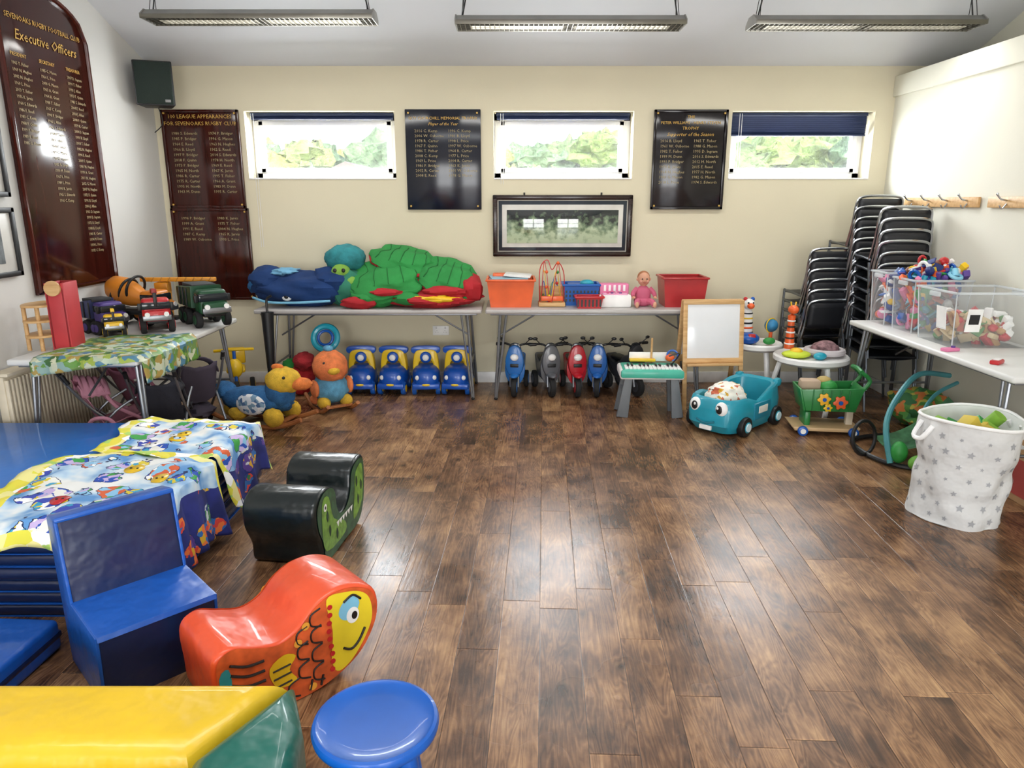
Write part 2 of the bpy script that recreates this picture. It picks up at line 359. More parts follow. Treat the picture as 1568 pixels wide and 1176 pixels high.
board((-2.615,6.375,1.95),.65,.8,MAHOG,[(.044,.33,'100 LEAGUE APPEARANCES',0),(.044,.275,'FOR SEVENOAKS RUGBY CLUB',0)],(-.25,.06),12,.2,.043,.033,frame=MAHOG)
board((-2.61,6.375,1.155),.67,.79,MAHOG,[],(-.25,.06),5,.3,.045,.033,frame=MAHOG)
board((-.58,6.375,1.945),.635,.815,NB,[(.034,.325,'GUY CHURCHILL MEMORIAL TROPHY',0),(.034,.28,'Player of the Year',.3)],(-.24,.04),10,.225,.04,.033)
board((1.5,6.375,1.945),.62,.81,KB,[(.034,.335,'THE',0),(.033,.29,'PETER WILLIAMS - HENRY STEVEN',0),(.036,.245,'TROPHY',0),(.04,.195,'Supporter of the Season',.3)],(-.25,.03),9,.145,.042,.033,frame=KB)
b=B('executive_officers_board')
def arch(w,z0,zs,za,n=14):
    P=[(-w/2,z0),(w/2,z0),(w/2,zs)]
    for i in range(1,n): 
        a=i/n; x=w/2-w*a; P.append((x,zs+(za-zs)*(1-(2*a-1)**2)**.5*1.0))
    P.append((-w/2,zs)); return P
Xl=Matrix.Rotation(R(90),4,'Z')
b.prism(arch(.92,1.03,2.66,2.9),0,.025,MAHOG,.004,X=Xl)
Pa=arch(.90,1.05,2.66,2.885)
b.tube([Vector((.002,p[0],p[1])) for p in Pa],.016,wood('mahogany_frame','#3a130d','#5a2317',3,2,.15),seg=6,closed=True,sm=False)
b.text('SEVENOAKS RUGBY FOOTBALL CLUB',(.004,0,2.66),.045,GOLD,rot=(90,0,90)); b.text('Executive Officers',(.004,0,2.55),.085,GOLD,rot=(90,0,90),shear=.2)
for j,x in enumerate((-.38,-.11,.17)):
    b.text(['PRESIDENT','SECRETARY','TREASURER'][j],(.004,x,2.45),.03,GOLD,rot=(90,0,90),al='LEFT')
    for r in range(34): 
        if r>12+9*j: continue
        b.text(nm(),(.004,x,2.4-.038*r),.027,GILT,rot=(90,0,90),al='LEFT')
b.done((-2.974,4.98,0))
for (y0,y1,z0,z1) in ((3.75,4.4,1.63,2.1),(3.75,4.4,1.17,1.57)):
    b=B('framed_picture'); b.box((0,0,0),(.012,y1-y0,z1-z0),mat('#d8d6d0',.3),.002)
    for s_ in(-1,1):
        b.box((.006,s_*((y1-y0)/2-.015),0),(.03,.03,z1-z0),BLACK,.004); b.box((.006,0,s_*((z1-z0)/2-.015)),(.03,y1-y0,.03),BLACK,.004)
    b.box((.008,0,0),(.004,(y1-y0)*.6,(z1-z0)*.6),mat('#6a6f72',.4,var=.5,scale=20),0)
    b.done((-2.985,(y0+y1)/2,(z0+z1)/2))
b=B('framed_picture'); w,h=1.2,.52
DW=wood('dark_frame','#1c0f0c','#33201a',4,0,.2)
b.box((0,.01,0),(w,.015,h),mat('#c9c4b8',.4),.002)
for s_ in(-1,1):
    b.box((s_*(w/2-.02),0,0),(.04,.035,h),DW,.008); b.box((0,0,s_*(h/2-.02)),(w,.035,.04),DW,.008)
    b.cyl((s_*.33,.01,h/2),(s_*.33,.01,h/2+.02),.008,BLACK,seg=10)
def picture_reflection_mat():
    # dark picture print; pale green reflection in its glass painted into the lower part
    m,nt,p=base('picture_reflection'); N=nt.nodes; L=nt.links
    tc=N.new('ShaderNodeTexCoord'); sx=N.new('ShaderNodeSeparateXYZ'); L.new(tc.outputs['Object'],sx.inputs[0])
    n=N.new('ShaderNodeTexNoise'); n.inputs['Scale'].default_value=22; n.inputs['Detail'].default_value=6
    L.new(tc.outputs['Object'],n.inputs[0])
    mr=N.new('ShaderNodeMapRange'); mr.inputs['From Min'].default_value=-.12; mr.inputs['From Max'].default_value=.12; mr.inputs['To Min'].default_value=.34; mr.inputs['To Max'].default_value=-.28; L.new(sx.outputs[2],mr.inputs[0])
    ad=N.new('ShaderNodeMath'); L.new(mr.outputs[0],ad.inputs[0]); L.new(n.outputs[0],ad.inputs[1])
    rp=N.new('ShaderNodeValToRGB'); rp.color_ramp.elements[0].color=lin('#242c2c'); rp.color_ramp.elements[1].color=lin('#bccbaa'); rp.color_ramp.elements[0].position=.33; rp.color_ramp.elements[1].position=.78
    k=rp.color_ramp.elements.new(.52); k.color=lin('#6f8568')
    L.new(ad.outputs[0],rp.inputs[0]); L.new(rp.outputs[0],p.inputs['Base Color']); p.inputs['Roughness'].default_value=.05; p.inputs['Coat Weight'].default_value=1; p.inputs['Coat Roughness'].default_value=.02
    return m
PM=picture_reflection_mat()
b.box((0,.0,0),(w-.1,.008,h-.1),mat('#2f363e',.08),.001); b.box((0,-.003,0),(w-.16,.008,h-.16),mat('#d6d4cc',.08),.001); b.box((0,-.006,-.005),(w-.24,.008,h-.24),PM,.001)
o=b.done((.435,6.355,1.4)); o.rotation_euler=(R(2.5),0,0)
b=B('wall_speaker'); GB=mat('#14261f',.7,bump=.4,bscale=300,name='speaker_grille')
b.prism([(-.14,0),(.14,0),(.1,.2),(-.1,.2)],-.165,.165,BLACK,.01,plane='XY'); b.box((0,-.008,0),(.26,.02,.31),GB,.008); b.box((.09,-.02,-.13),(.04,.004,.02),mat('#888888',.4),.001)
b.cyl((0,.15,0),(0,.22,0),.015,BLACK); b.tube([(0,.15,-.16),(.02,.15,-.28),(-.05,.2,-.35)],.004,BLACK)
b.done((-2.79,6.0,2.5),20)
LOUV=mat('#8d8a80',.3,.9,name='aluminium_louvre'); TUBE=mat('#ffffff',.4,emit=9,name='fluorescent_tube')
FX=mat('#8f8e88',.4,.4,name='fixture_metal')
for (cx,cy,cz) in ((-1.69,5.3,2.8),(.39,5.3,2.765),(2.38,5.3,2.765)):
    b=B('fluorescent_light'); Lh=1.53
    b.prism([(-.11,0),(.11,0),(.05,.045),(-.05,.045)],-Lh/2,Lh/2,FX,.003,plane='YZ')
    for s_ in(-1,1):
        b.box((0,s_*.108,-.008),(Lh,.006,.03),LOUV,.002); b.prism([(-.11,-.02),(.11,-.02),(.11,.01),(.05,.05),(-.05,.05),(-.11,.01)],s_*Lh/2-.005,s_*Lh/2+.005,FX,.002,plane='YZ')
        for q in(-1,1): b.tube([(s_*(Lh/2-.04),q*.05,.04),(s_*(Lh/2-.06),0,.28)],.0025,BLACK,sm=False)
        b.tube([(s_*(Lh/2-.04),0,.04),(s_*(Lh/2-.07),0,.2),(s_*(Lh/2-.06),0,.27)],.005,BLACK)
        b.box((s_*.35,0,-.004),(.62,.1,.004),TUBE,0)
    for i in range(46): b.box((-Lh/2+.03+i*(Lh-.06)/45,0,-.012),(.004,.21,.02),LOUV,0)
    for q in(-.05,0,.05): b.box((0,q,-.012),(Lh-.02,.003,.02),LOUV,0)
    b.done((cx,cy,cz))
    l=bpy.data.lights.new('fluorescent_lamp','AREA'); l.shape='RECTANGLE'; l.size=1.4; l.size_y=.16; l.energy=11; l.color=(1,.98,.94)
    lo=bpy.data.objects.new('fluorescent_lamp',l); sc.collection.objects.link(lo); lo.location=(cx,cy,cz-.05)
b=B('wall_socket'); b.box((0,0,0),(.147,.012,.086),WHITE,.004)
for s_ in(-1,1):
    b.box((s_*.04,-.007,.025),(.012,.006,.02),mat('#cfcfcf',.4),.001)
    for q in(-1,1): b.box((s_*.036+q*.011,-.006,-.015),(.006,.002,.003),BLACK,0)
    b.box((s_*.036,-.006,0),(.003,.002,.007),BLACK,0)
b.done((-.64,6.392,.48))
b=B('radiator'); CR=mat('#d9cdb4',.5,name='radiator_enamel')
b.box((0,0,0),(.05,1.0,.5),CR,.01)
for i in range(30): b.box((.035,-.485+i*.0335,0),(.022,.018,.46),CR,.005)
b.box((0,0,.26),(.11,1.0,.02),CR,.004); b.cyl((.02,.45,-.25),(.02,.45,-.38),.008,CHROME); b.done((-2.93,4.48,.38))
def coatrail(y0,y1,z):
    b=B('coat_hook_rail'); b.box((0,0,0),(.02,y1-y0,.07),LWOOD,.004)
    n=4
    for i in range(n):
        y=-(y1-y0)/2+(i+.5)*(y1-y0)/n
        b.tube([(-.01,y,.01),(-.05,y,.02),(-.075,y,.045)],.006,CHROME); b.tube([(-.01,y,-.01),(-.035,y,-.04),(-.055,y,-.02)],.005,CHROME)
        b.ball((-.077,y,.05),.009,CHROME,seg=8)
    b.done((3.185,(y0+y1)/2,z))
coatrail(5.05,6.0,1.6); coatrail(3.4,4.95,1.6)

# ---------------------------------------------------------------- tables
TOP=mat('#dededb',.45,var=.04,name='hdpe_table_top')
def table(loc,rz,L_,W_,H_,top=None):
    b=B('folding_table'); top=top or TOP
    b.box((0,0,H_-.018),(L_,W_,.036),top,.012,seg=3); b.box((0,0,H_-.042),(L_-.08,W_-.08,.02),GREYT,.002)
    for s_ in(-1,1):
        x=s_*(L_/2-.12)
        for q in(-1,1):
            b.tube([(x,q*(W_/2-.07),H_-.05),(x+s_*.045,q*(W_/2-.03),.0)],.011,GREYT,sm=False)
            b.tube([(x-s_*.05,q*(W_/2-.07),H_-.05),(x+s_*.035,q*(W_/2-.03),.0)],.009,GREYT,sm=False)
            b.ball((x+s_*.04,q*(W_/2-.03),.012),.016,BLACK,seg=8)
        b.tube([(x+s_*.02,-(W_/2-.06),.28),(x+s_*.02,(W_/2-.06),.28)],.009,GREYT,sm=False)
        b.tube([(x,-(W_/2-.07),H_-.05),(x,(W_/2-.07),H_-.05)],.012,GREYT,sm=False)
        b.tube([(x,0,.5),(x-s_*.35,0,H_-.05)],.007,GREYT,sm=False)
    return b.done(loc,rz)
GT=mat('#b5b1ae',.3,var=.05,name='laminate_table_top')
table((-1.165,6.06,0),0,1.84,.61,.76,GT); table((.705,6.06,0),0,1.84,.61,.76,GT)
table((-2.48,4.71,0),90,1.52,.74,.74); table((2.86,4.45,0),90,1.83,.64,.74)

# ---------------------------------------------------------------- gym mats
VB=vinyl('#1858b4','blue_vinyl'); VN=vinyl('#15254d','navy_vinyl')
b=B('gym_mat_stack')
for i in range(7):
    b.box((random.uniform(-.012,.012),random.uniform(-.01,.01),.027+.054*i),(1.5,1.38,.052),VB if i in(6,) else VN,.018,seg=3)
    b.box((0,0,.054*i+.003),(1.492,1.372,.004),VB,0)
b.box((0,0,.38),(1.46,1.34,.012),mat('#1470c8',.38,var=.05,scale=2,bump=.3,bscale=4,coat=.2,name='bright_blue_vinyl',dist=.03),.006)
for q in(-.5,.1): b.box((.755,q,.05),(.012,.1,.03),WHITE,.003)
b.done((-2.21,3.23,0))
def drape(name,x0,x1,y0,y1,xe,ye,zt,mats,border,rot=0,amp=.02,rz=5,right=None):
    b=B(name)
    def hgt(x,y): return amp*(1+noise.noise(Vector((x*6,y*6,rz))))+amp*.6*(1+math.sin(11*x+8*y+rz))*(.5+.5*noise.noise(Vector((x*3,y*3,rz+4))))+amp*.5*noise.noise(Vector((x*16,y*16,rz)))
    def fn(u,v):
        x=x0+(x1-x0)*u+ .04*math.sin(7*v)+.04*noise.noise(Vector((u*4,v*4,rz))); y=y0+(y1-y0)*v+.05*math.sin(6*u+rz)+.03*noise.noise(Vector((u*5,v*5,rz+9)))
        z=zt+hgt(x,y)
        if x>xe: e=x-xe; x=xe+min(e,.03)+.25*max(0,e-.03)*(.3+abs(noise.noise(Vector((y*9,0,rz)))))+.012*math.sin(30*y); z=min(z,zt+.02)-max(0,e-.02)*.95
        if ye is not None and y<ye: e=ye-y; y=ye-min(e,.03)-.2*max(0,e-.03)*(.3+abs(noise.noise(Vector((x*9,1,rz)))))-.012*math.sin(25*x)*min(1,e*10); z=min(z,zt+.01-max(0,e-.02)*.95)
        return (x,y,z)
    NU,NV=64,54
    b.sheet(fn,NU,NV,mats)
    k=b.mi(border); k2=b.mi(right) if right else None
    for i in range(NU):
        for j in range(NV):
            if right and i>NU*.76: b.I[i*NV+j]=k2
            if i<5 or j<4 or j>NV-4: b.I[i*NV+j]=k
    for q in range(6):
        u,v=random.uniform(.15,.7),random.uniform(.15,.85); p=fn(u,v)
        if p[0]<xe-.08 and (ye is None or p[1]>ye+.06):
            c=random.choice([YEL,WHITE,RED,YEL]); r=random.uniform(.03,.045); N_=16; vs=[]
            for a in range(N_):
                px=p[0]+r*math.cos(a*6.283/N_); py=p[1]+r*math.sin(a*6.283/N_); vs.append((px,py,zt+hgt(px,py)+.004))
            b.raw(vs,[list(range(N_))],c)
            for s_ in(-1,1):
                px=p[0]+s_*r*.35; py=p[1]; vs=[(px+r*.14*math.cos(a),py+r*.14*math.sin(a),zt+hgt(px,py)+.007) for a in (0,1,2,3,4,5)]; b.raw(vs,[[0,1,2,3,4,5]],BLACK)
    return b.done(solid=.003)
P1=figmat('cartoon_fabric',['#5f96cf','#bcd6ea','#f0f1ee'],['#2450b4','#f0efe6','#39a0c8','#e4cf3c','#3a4bb0','#ffffff','#d9643a','#8fc6e8','#3fa04a','#c8b4e0'],7.5,.08)
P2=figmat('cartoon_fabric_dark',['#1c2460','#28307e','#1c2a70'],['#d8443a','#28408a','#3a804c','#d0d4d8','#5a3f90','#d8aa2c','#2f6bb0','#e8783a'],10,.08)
P3=patmat('sea_border_fabric',['#e9dc4a','#f4ec9a','#e6e04a','#b4d86a','#f3e9a0','#ffffff'],16,.05)
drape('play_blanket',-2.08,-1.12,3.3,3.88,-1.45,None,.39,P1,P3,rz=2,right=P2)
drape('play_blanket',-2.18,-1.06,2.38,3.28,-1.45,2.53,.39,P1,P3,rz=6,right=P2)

# ---------------------------------------------------------------- foam chair etc
b=B('foam_chair'); w=.38
cp=[(-.15,0),(.2,0),(.24,.54),(.14,.56),(.1,.27),(-.17,.26)]
b.prism(cp,-w/2,w/2,VN,.014,plane='YZ',seg=3)
b.prism([(.1,.272),(-.17,.262),(-.175,.245),(.1,.25)],-w/2-.002,w/2+.002,VB,.004,plane='YZ')
for s_ in(-1,1): b.prism(cp,s_*(w/2)-.006,s_*(w/2)+.006,VB,.004,plane='YZ')
b.box((0,.19,.552),(w+.012,.11,.02),VB,.008,rot=(-11,0,0)); b.box((0,.222,.27),(w+.01,.012,.54),VB,.004,rot=(-4,0,0))
b.done((-1.3,2.26,0),45)
b=B('foam_mat'); b.box((0,0,.06),(.85,.5,.12),VB,.02,seg=3); b.box((0,0,.06),(.855,.505,.03),VN,.01); b.done((-2.1,2.12,0),-3)
VY=vinyl('#e3bb25','yellow_vinyl'); VG=vinyl('#116356','green_vinyl'); VR=vinyl('#c5272d','red_vinyl')
b=B('soft_play_ball_pit')
b.prism([(-1,.6),(.65,.6),(.49,.31),(-1,.31)],0,.31,VY,.07,plane='XY',seg=6)
b.prism([(.665,.6),(.74,.42),(.78,.1),(.80,-.6),(.54,-.6),(.51,.1),(.50,.3)],0,.315,VG,.07,plane='XY',seg=6)
b.box((-.88,.0,.15),(.22,1.14,.3),VB,.05,seg=4); b.box((-.15,-.5,.15),(1.3,.2,.3),VR,.05,seg=4); b.box((-.15,0,.02),(1.3,.95,.04),VY,.01)
b.done((-1.28,1.16,0),0)
def decal(b,pts,y,m): b.raw([(p[0],y,p[1]) for p in pts],[list(range(len(pts)))],m)
def circ(cx,cz,rx,rz=None,n=20,a0=0,a1=360):
    rz=rz or rx; return [(cx+rx*math.cos(R(a0+(a1-a0)*i/n)),cz+rz*math.sin(R(a0+(a1-a0)*i/n))) for i in range(n+(a1-a0<360))]
def sprof(P,n=5): return [(p.x,p.y) for p in smooth_pts([(a,c,0) for a,c in P],n,True)]
VO=vinyl('#e8562f','orange_vinyl')
b=B('fish_rocker'); w=.3
prof=sprof([(.02,.02),(0,.14),(.0,.25),(.05,.285),(.12,.26),(.2,.235),(.27,.255),(.33,.31),(.41,.345),(.5,.335),(.57,.28),(.57,.17),(.49,.06),(.34,.0),(.15,0)])
b.prism(prof,0,w,VO,.016,seg=4)
for yy,sg in((-.0035,1),(w+.0035,-1)):
    K=mat('#1a1414',.4)
    sc_=[(.28+(x-.28)*.955,.17+(z-.17)*.95) for x,z in prof]; decal(b,sc_,yy*.9 if sg>0 else yy-.0008,mat('#cf5a2c',.4,var=.35,scale=16))
    face=sprof([(.38,.322),(.45,.325),(.515,.3),(.545,.25),(.54,.17),(.475,.075),(.41,.04),(.385,.09),(.395,.2)]); decal(b,face,yy-sg*.001,mat('#e8cf2c',.4))
    for i in range(9): b.cyl((.385+.004*math.sin(i),yy-sg*.0015,.06+.029*i),(.385+.004*math.sin(i),yy-sg*.004,.06+.029*i),.009,RED,seg=10)
    decal(b,sprof([(.44,.29),(.48,.3),(.5,.265),(.47,.22),(.435,.225),(.42,.255)],3),yy-sg*.002,mat('#7fc0dc',.4)); decal(b,circ(.472,.23,.024,.03),yy-sg*.003,WHITE); decal(b,circ(.478,.228,.011,.015),yy-sg*.004,K)
    b.tube([(.44,yy-sg*.003,.29),(.475,yy-sg*.003,.305),(.505,yy-sg*.003,.28)],.004,K)
    b.tube([(.43,yy-sg*.003,.12),(.46,yy-sg*.003,.105),(.49,yy-sg*.003,.125),(.515,yy-sg*.003,.165)],.0045,K)
    for i,(x,z) in enumerate(((.34,.27),(.34,.21),(.34,.14),(.34,.07),(.29,.225),(.29,.17),(.29,.1),(.25,.05))): b.tube([(x+.015,yy-sg*.002,z+.033),(x-.02,yy-sg*.002,z+.018),(x-.02,yy-sg*.002,z-.018),(x+.015,yy-sg*.002,z-.033)],.003,K)
    decal(b,sprof([(.17,.16),(.22,.19),(.26,.17),(.235,.13),(.26,.08),(.21,.075),(.18,.1)],3),yy-sg*.002,YEL)
    for z in (.085,.115,.145): b.tube([(.18,yy-sg*.003,z),(.24,yy-sg*.003,z+.004)],.003,K)
    for z in (.06,.095,.13,.165,.2): b.tube([(.05,yy-sg*.002,z+.03),(.1,yy-sg*.002,z+.005),(.155,yy-sg*.002,z)],.0045,K)
    for x in (.12,.16,.2,.3,.34): b.tube([(x,yy-sg*.002,.02),(x+.01,yy-sg*.002,.055)],.004,K)
    decal(b,sprof([(.02,.08),(.05,.15),(.045,.22),(.015,.2)],3),yy-sg*.002,mat('#2a90a0',.4))
    for cx_,cz_ in ((.3,.26),(.27,.21),(.31,.03)): decal(b,circ(cx_,cz_,.014),yy-sg*.004,mat('#e8a23a',.4))
b.done((-.9,1.88,0),42)
VK=vinyl('#101a1b','dark_green_vinyl',.3)
b=B('crocodile_rocker'); w=.34
prof=sprof([(.06,0),(.03,.1),(-.02,.2),(-.02,.3),(.05,.35),(.15,.345),(.2,.3),(.21,.22),(.25,.17),(.33,.165),(.40,.22),(.43,.31),(.5,.35),(.6,.34),(.62,.25),(.59,.1),(.5,.01),(.3,-.0)])
b.prism(prof,0,w,VK,.018,seg=4)
for yy,sg in((-.0035,1),):
    lg=mat('#6f9a3a',.4,var=.35,scale=30); decal(b,[(.3+(x-.3)*.93,.18+(z-.18)*.93) for x,z in prof],yy,mat('#2c5538',.4,var=.5,scale=24))
    decal(b,sprof([(.07,.06),(.04,.2),(.06,.31),(.13,.3),(.17,.18),(.3,.11),(.3,.05)],3),yy-.001,lg)
    decal(b,sprof([(.42,.06),(.45,.2),(.48,.29),(.57,.3),(.55,.12)],3),yy-.001,lg)
    for x,z in ((.1,.22),(.12,.14),(.2,.09),(.48,.24),(.49,.14),(.54,.2)): decal(b,sprof([(x-.012,z),(x,z+.03),(x+.014,z),(x,z-.03)],3),yy-.002,mat('#1f3a2a',.5))
    decal(b,circ(.08,.27,.018),yy-.003,WHITE); decal(b,circ(.08,.27,.008),yy-.004,BLACK)
    for i in range(6): decal(b,[(.2+i*.035,.145),(.235+i*.035,.145),(.217+i*.035,.115)],yy-.002,WHITE)
b.done((-.855,2.91,0),82)
b=B('blue_stool'); b.lathe([(0,.3),(.1,.3),(.15,.302),(.158,.31),(.16,.322),(.156,.332),(.148,.335),(.14,.33),(.1,.325),(0,.323)],BLUE,48)
b.lathe([(0,.27),(.11,.27),(.125,.3),(0,.3)],BLUE,36)
for a in (45,135,225,315):
    c,s_=math.cos(R(a)),math.sin(R(a)); b.cyl((.15*c,.15*s_,0),(.095*c,.095*s_,.3),.02,BLUE,r2=.026,seg=16)
for a in (0,90,180,270):
    c,s_=math.cos(R(a-45)),math.sin(R(a-45)); c2,s2=math.cos(R(a+45)),math.sin(R(a+45)); b.cyl((.132*c,.132*s_,.1),(.132*c2,.132*s2,.1),.012,BLUE,seg=10)
b.done((-.345,1.555,0),12)

# ---------------------------------------------------------------- under table toys
def ride_car(x,y,rz):
    b=B('ride_on_car')
    CB=mat('#1453b4',.35,coat=.3); CY=mat('#e6c01d',.4,coat=.2)
    b.ball((0,-.0,.14),(.118,.2,.11),CB,e=.7,seg=24); b.box((0,.02,.1),(.22,.34,.08),CB,.03,seg=3)
    b.box((0,-.18,.085),(.23,.04,.05),CB,.015)
    b.prism(sprof([(-.11,.17),(-.105,.3),(-.07,.37),(.07,.37),(.105,.3),(.11,.17),(.07,.18),(.05,.27),(-.05,.27),(-.07,.18)],4),-.04,.06,CY,.014)
    b.prism(sprof([(-.12,.35),(-.1,.4),(.1,.4),(.12,.35),(.05,.33),(-.05,.33)],4),-.03,.03,CB,.01)
    b.box((0,.1,.225),(.14,.2,.05),CY,.02,seg=3)
    b.ball((0,-.05,.31),(.05,.02,.05),CB,seg=14); b.ball((0,-.07,.31),(.028,.012,.028),WHITE,seg=12)
    for s_ in(-1,1):
        b.wheel((s_*.1,-.12,.055),(1,0,0),.055,.04,BLUE,YEL); b.wheel((s_*.1,.14,.055),(1,0,0),.055,.04,BLUE,YEL)
        b.ball((s_*.07,-.175,.16),(.022,.015,.022),WHITE,seg=10)
    b.ball((0,-.17,.1),(.05,.04,.015),CY,seg=12)
    b.done((x,y,0),rz)
for x,rz in ((-1.30,4),(-1.02,-3),(-.745,5),(-.47,-4)): ride_car(x,6.08,rz)
def bike(x,y,rz,m):
    b=B('ride_on_motorbike'); K=BLACK
    b.wheel((0,-.2,.085),(1,0,0),.085,.045,TYRE,m); 
    for s_ in(-1,1):
        b.tube([(s_*.032,-.2,.085),(s_*.03,-.17,.2),(s_*.025,-.14,.36)],.011,GREYT); b.wheel((s_*.07,.17,.075),(1,0,0),.075,.04,TYRE,m)
        b.tube([(0,-.12,.4),(s_*.07,-.11,.44),(s_*.15,-.08,.43)],.009,K); b.cyl((s_*.11,-.09,.435),(s_*.165,-.075,.43),.014,K,seg=10)
        b.cyl((s_*.07,-.11,.43),(s_*.12,-.13,.48),.004,K,seg=6); b.ball((s_*.13,-.13,.49),(.022,.008,.014),K,seg=8)
        b.prism(sprof([(s_*.03,.1),(s_*.075,.16),(s_*.085,.26),(s_*.06,.32),(s_*.03,.2)],3),-.15,-.13,m,.006)
    b.prism(sprof([(-.055,.2),(-.08,.3),(-.05,.41),(0,.44),(.05,.41),(.08,.3),(.055,.2),(0,.17)],3),-.19,-.13,m,.015)
    b.prism(sprof([(-.05,.39),(-.03,.45),(.03,.45),(.05,.39)],3),-.16,-.14,mat('#20242a',.15),.004)
    b.ball((0,-.2,.34),(.035,.02,.03),WHITE,seg=12); b.ball((0,-.2,.185),(.04,.08,.02),m)
    b.box((0,-.198,.27),(.07,.01,.03),K,.004)
    b.prism(sprof([(-.16,.34),(-.05,.33),(.02,.27),(.12,.25),(.23,.3),(.2,.2),(.1,.12),(-.08,.14),(-.14,.22)],4),-.06,.06,m,.02,plane='YZ')
    b.box((0,.07,.285),(.1,.2,.04),K,.018,seg=3); b.box((0,.02,.13),(.08,.2,.07),GREYT,.02)
    b.done((x,y,0),rz)
cols=[mat('#1f6ab4',.35,coat=.3),mat('#5b5d62',.35,coat=.3),mat('#b41726',.35,coat=.3),mat('#1d60ae',.35,coat=.3),mat('#3b3d42',.4)]
for x,rz,m in zip((.04,.3,.535,.745,.98),(-6,10,5,-8,24),cols): bike(x,6.08,rz,m)
def rocker_base(b,L_,w,r,m):
    for s_ in(-1,1): b.tube([(-L_/2,s_*w,.09),(-L_/4,s_*w,.025),(0,s_*w,.012),(L_/4,s_*w,.025),(L_/2,s_*w,.09)],r,m)
    for q in(-.25,.25): b.box((q*L_,0,.05),(.04,2*w,.02),m,.004)
RW=wood('rocker_wood','#8a4f2c','#b57443',5,0,.4)
def fuzz(h): return mat(h,.95,0,.25,18,.6,120,0)
b=B('plush_duck_rocker'); BL=fuzz('#2f6496'); YP=fuzz('#d9ae35'); OP=fuzz('#dd7a3a')
rocker_base(b,.72,.12,.018,RW)
b.ball((-.06,0,.18),(.29,.13,.105),BL,nz=.12); b.ball((-.32,0,.24),(.08,.09,.06),BL,nz=.2,rot=(0,30,0)); b.ball((.14,0,.25),(.11,.11,.13),BL,nz=.1); b.ball((.17,0,.34),(.13,.12,.1),YP,seg=24,nz=.08)
b.ball((.31,0,.325),(.085,.07,.045),OP,nz=.1); b.ball((-.03,-.13,.18),(.12,.03,.08),patmat('plaid_plush',['#dfe6ee','#7f9fb8','#f2f2f2','#50709a'],34,0)); b.ball((-.03,.13,.18),(.1,.03,.08),BL)
for s_ in(-1,1): b.ball((.23,s_*.09,.385),.012,BLACK,seg=8); b.ball((.14,s_*.12,.09),(.08,.05,.07),YP,nz=.1); b.ball((-.16,s_*.11,.1),(.07,.05,.05),YP,nz=.1)
b.ball((.13,0,.44),(.05,.02,.025),OP); b.ball((-.28,0,.1),(.06,.06,.06),YP)
b.done((-1.83,5.12,0),-14)
b=B('plush_bird_rocker'); PE=fuzz('#df7c48'); LB=fuzz('#5a96b6')
rocker_base(b,.5,.12,.016,RW)
b.ball((0,0,.17),(.15,.14,.12),LB,nz=.1); b.ball((.02,0,.35),(.145,.135,.13),PE,seg=24,nz=.08); b.ball((.14,-.02,.34),(.05,.05,.03),YP); b.ball((-.12,0,.2),(.08,.07,.06),PE)
for s_ in(-1,1): b.ball((.11,s_*.08,.4),.012,BLACK,seg=8); b.ball((.03,s_*.14,.19),(.07,.03,.07),PE); b.ball((.08,s_*.09,.08),(.07,.05,.05),YP); b.ball((-.06,s_*.1,.08),(.06,.05,.04),PE)
b.ball((0,0,.49),(.05,.04,.025),LB); b.done((-1.44,5.52,0),-55)
b=B('baby_walker_ring'); b.torus((0,0,.5),.1,.025,TEAL,rot=(70,0,0)); b.torus((0,0,.5),.06,.012,BLUE,rot=(70,0,0)); b.cyl((0,.05,0),(0,.01,.42),.02,BLUE)
b.box((0,.05,.02),(.26,.2,.04),BLUE,.015); b.done((-1.56,5.92,0))
b=B('plush_toy'); b.ball((0,0,.14),(.12,.12,.14),fuzz('#b8232a'),nz=.2); b.ball((.05,-.06,.3),(.09,.09,.08),fuzz('#a82a30'),nz=.2); b.ball((-.08,-.04,.26),(.06,.06,.06),fuzz('#2e8e3e'),nz=.2); b.done((-1.8,5.97,0))
b=B('yellow_tricycle'); YT=YEL
b.wheel((0,-.17,.1),(1,0,0),.1,.04,TYRE,YT); [b.wheel((s_*.12,.17,.075),(1,0,0),.075,.04,TYRE,YT) for s_ in(-1,1)]
b.tube([(0,-.17,.1),(0,-.14,.3),(0,-.12,.44)],.014,BLUE); b.tube([(-.15,-.08,.44),(0,-.12,.45),(.15,-.08,.44)],.012,YT); b.tube([(0,-.13,.3),(0,0,.2),(0,.17,.1)],.018,YT)
b.box((0,.08,.25),(.15,.2,.04),YT,.02); b.cyl((-.12,.17,.075),(.12,.17,.075),.008,GREYT); b.box((0,.2,.34),(.16,.03,.14),YT,.015); b.ball((0,-.13,.3),(.06,.05,.08),YT); b.done((-2.28,5.78,0),20)
b=B('folded_umbrella'); b.cyl((0,0,.3),(0,.02,.75),.03,BLACK,r2=.05,seg=12); b.tube([(0,.02,.75),(0,.03,.85),(.04,.03,.88)],.01,BLACK); b.cyl((0,-.01,.02),(0,0,.3),.012,BLACK,r2=.03,seg=10); b.done((-1.95,5.67,0))
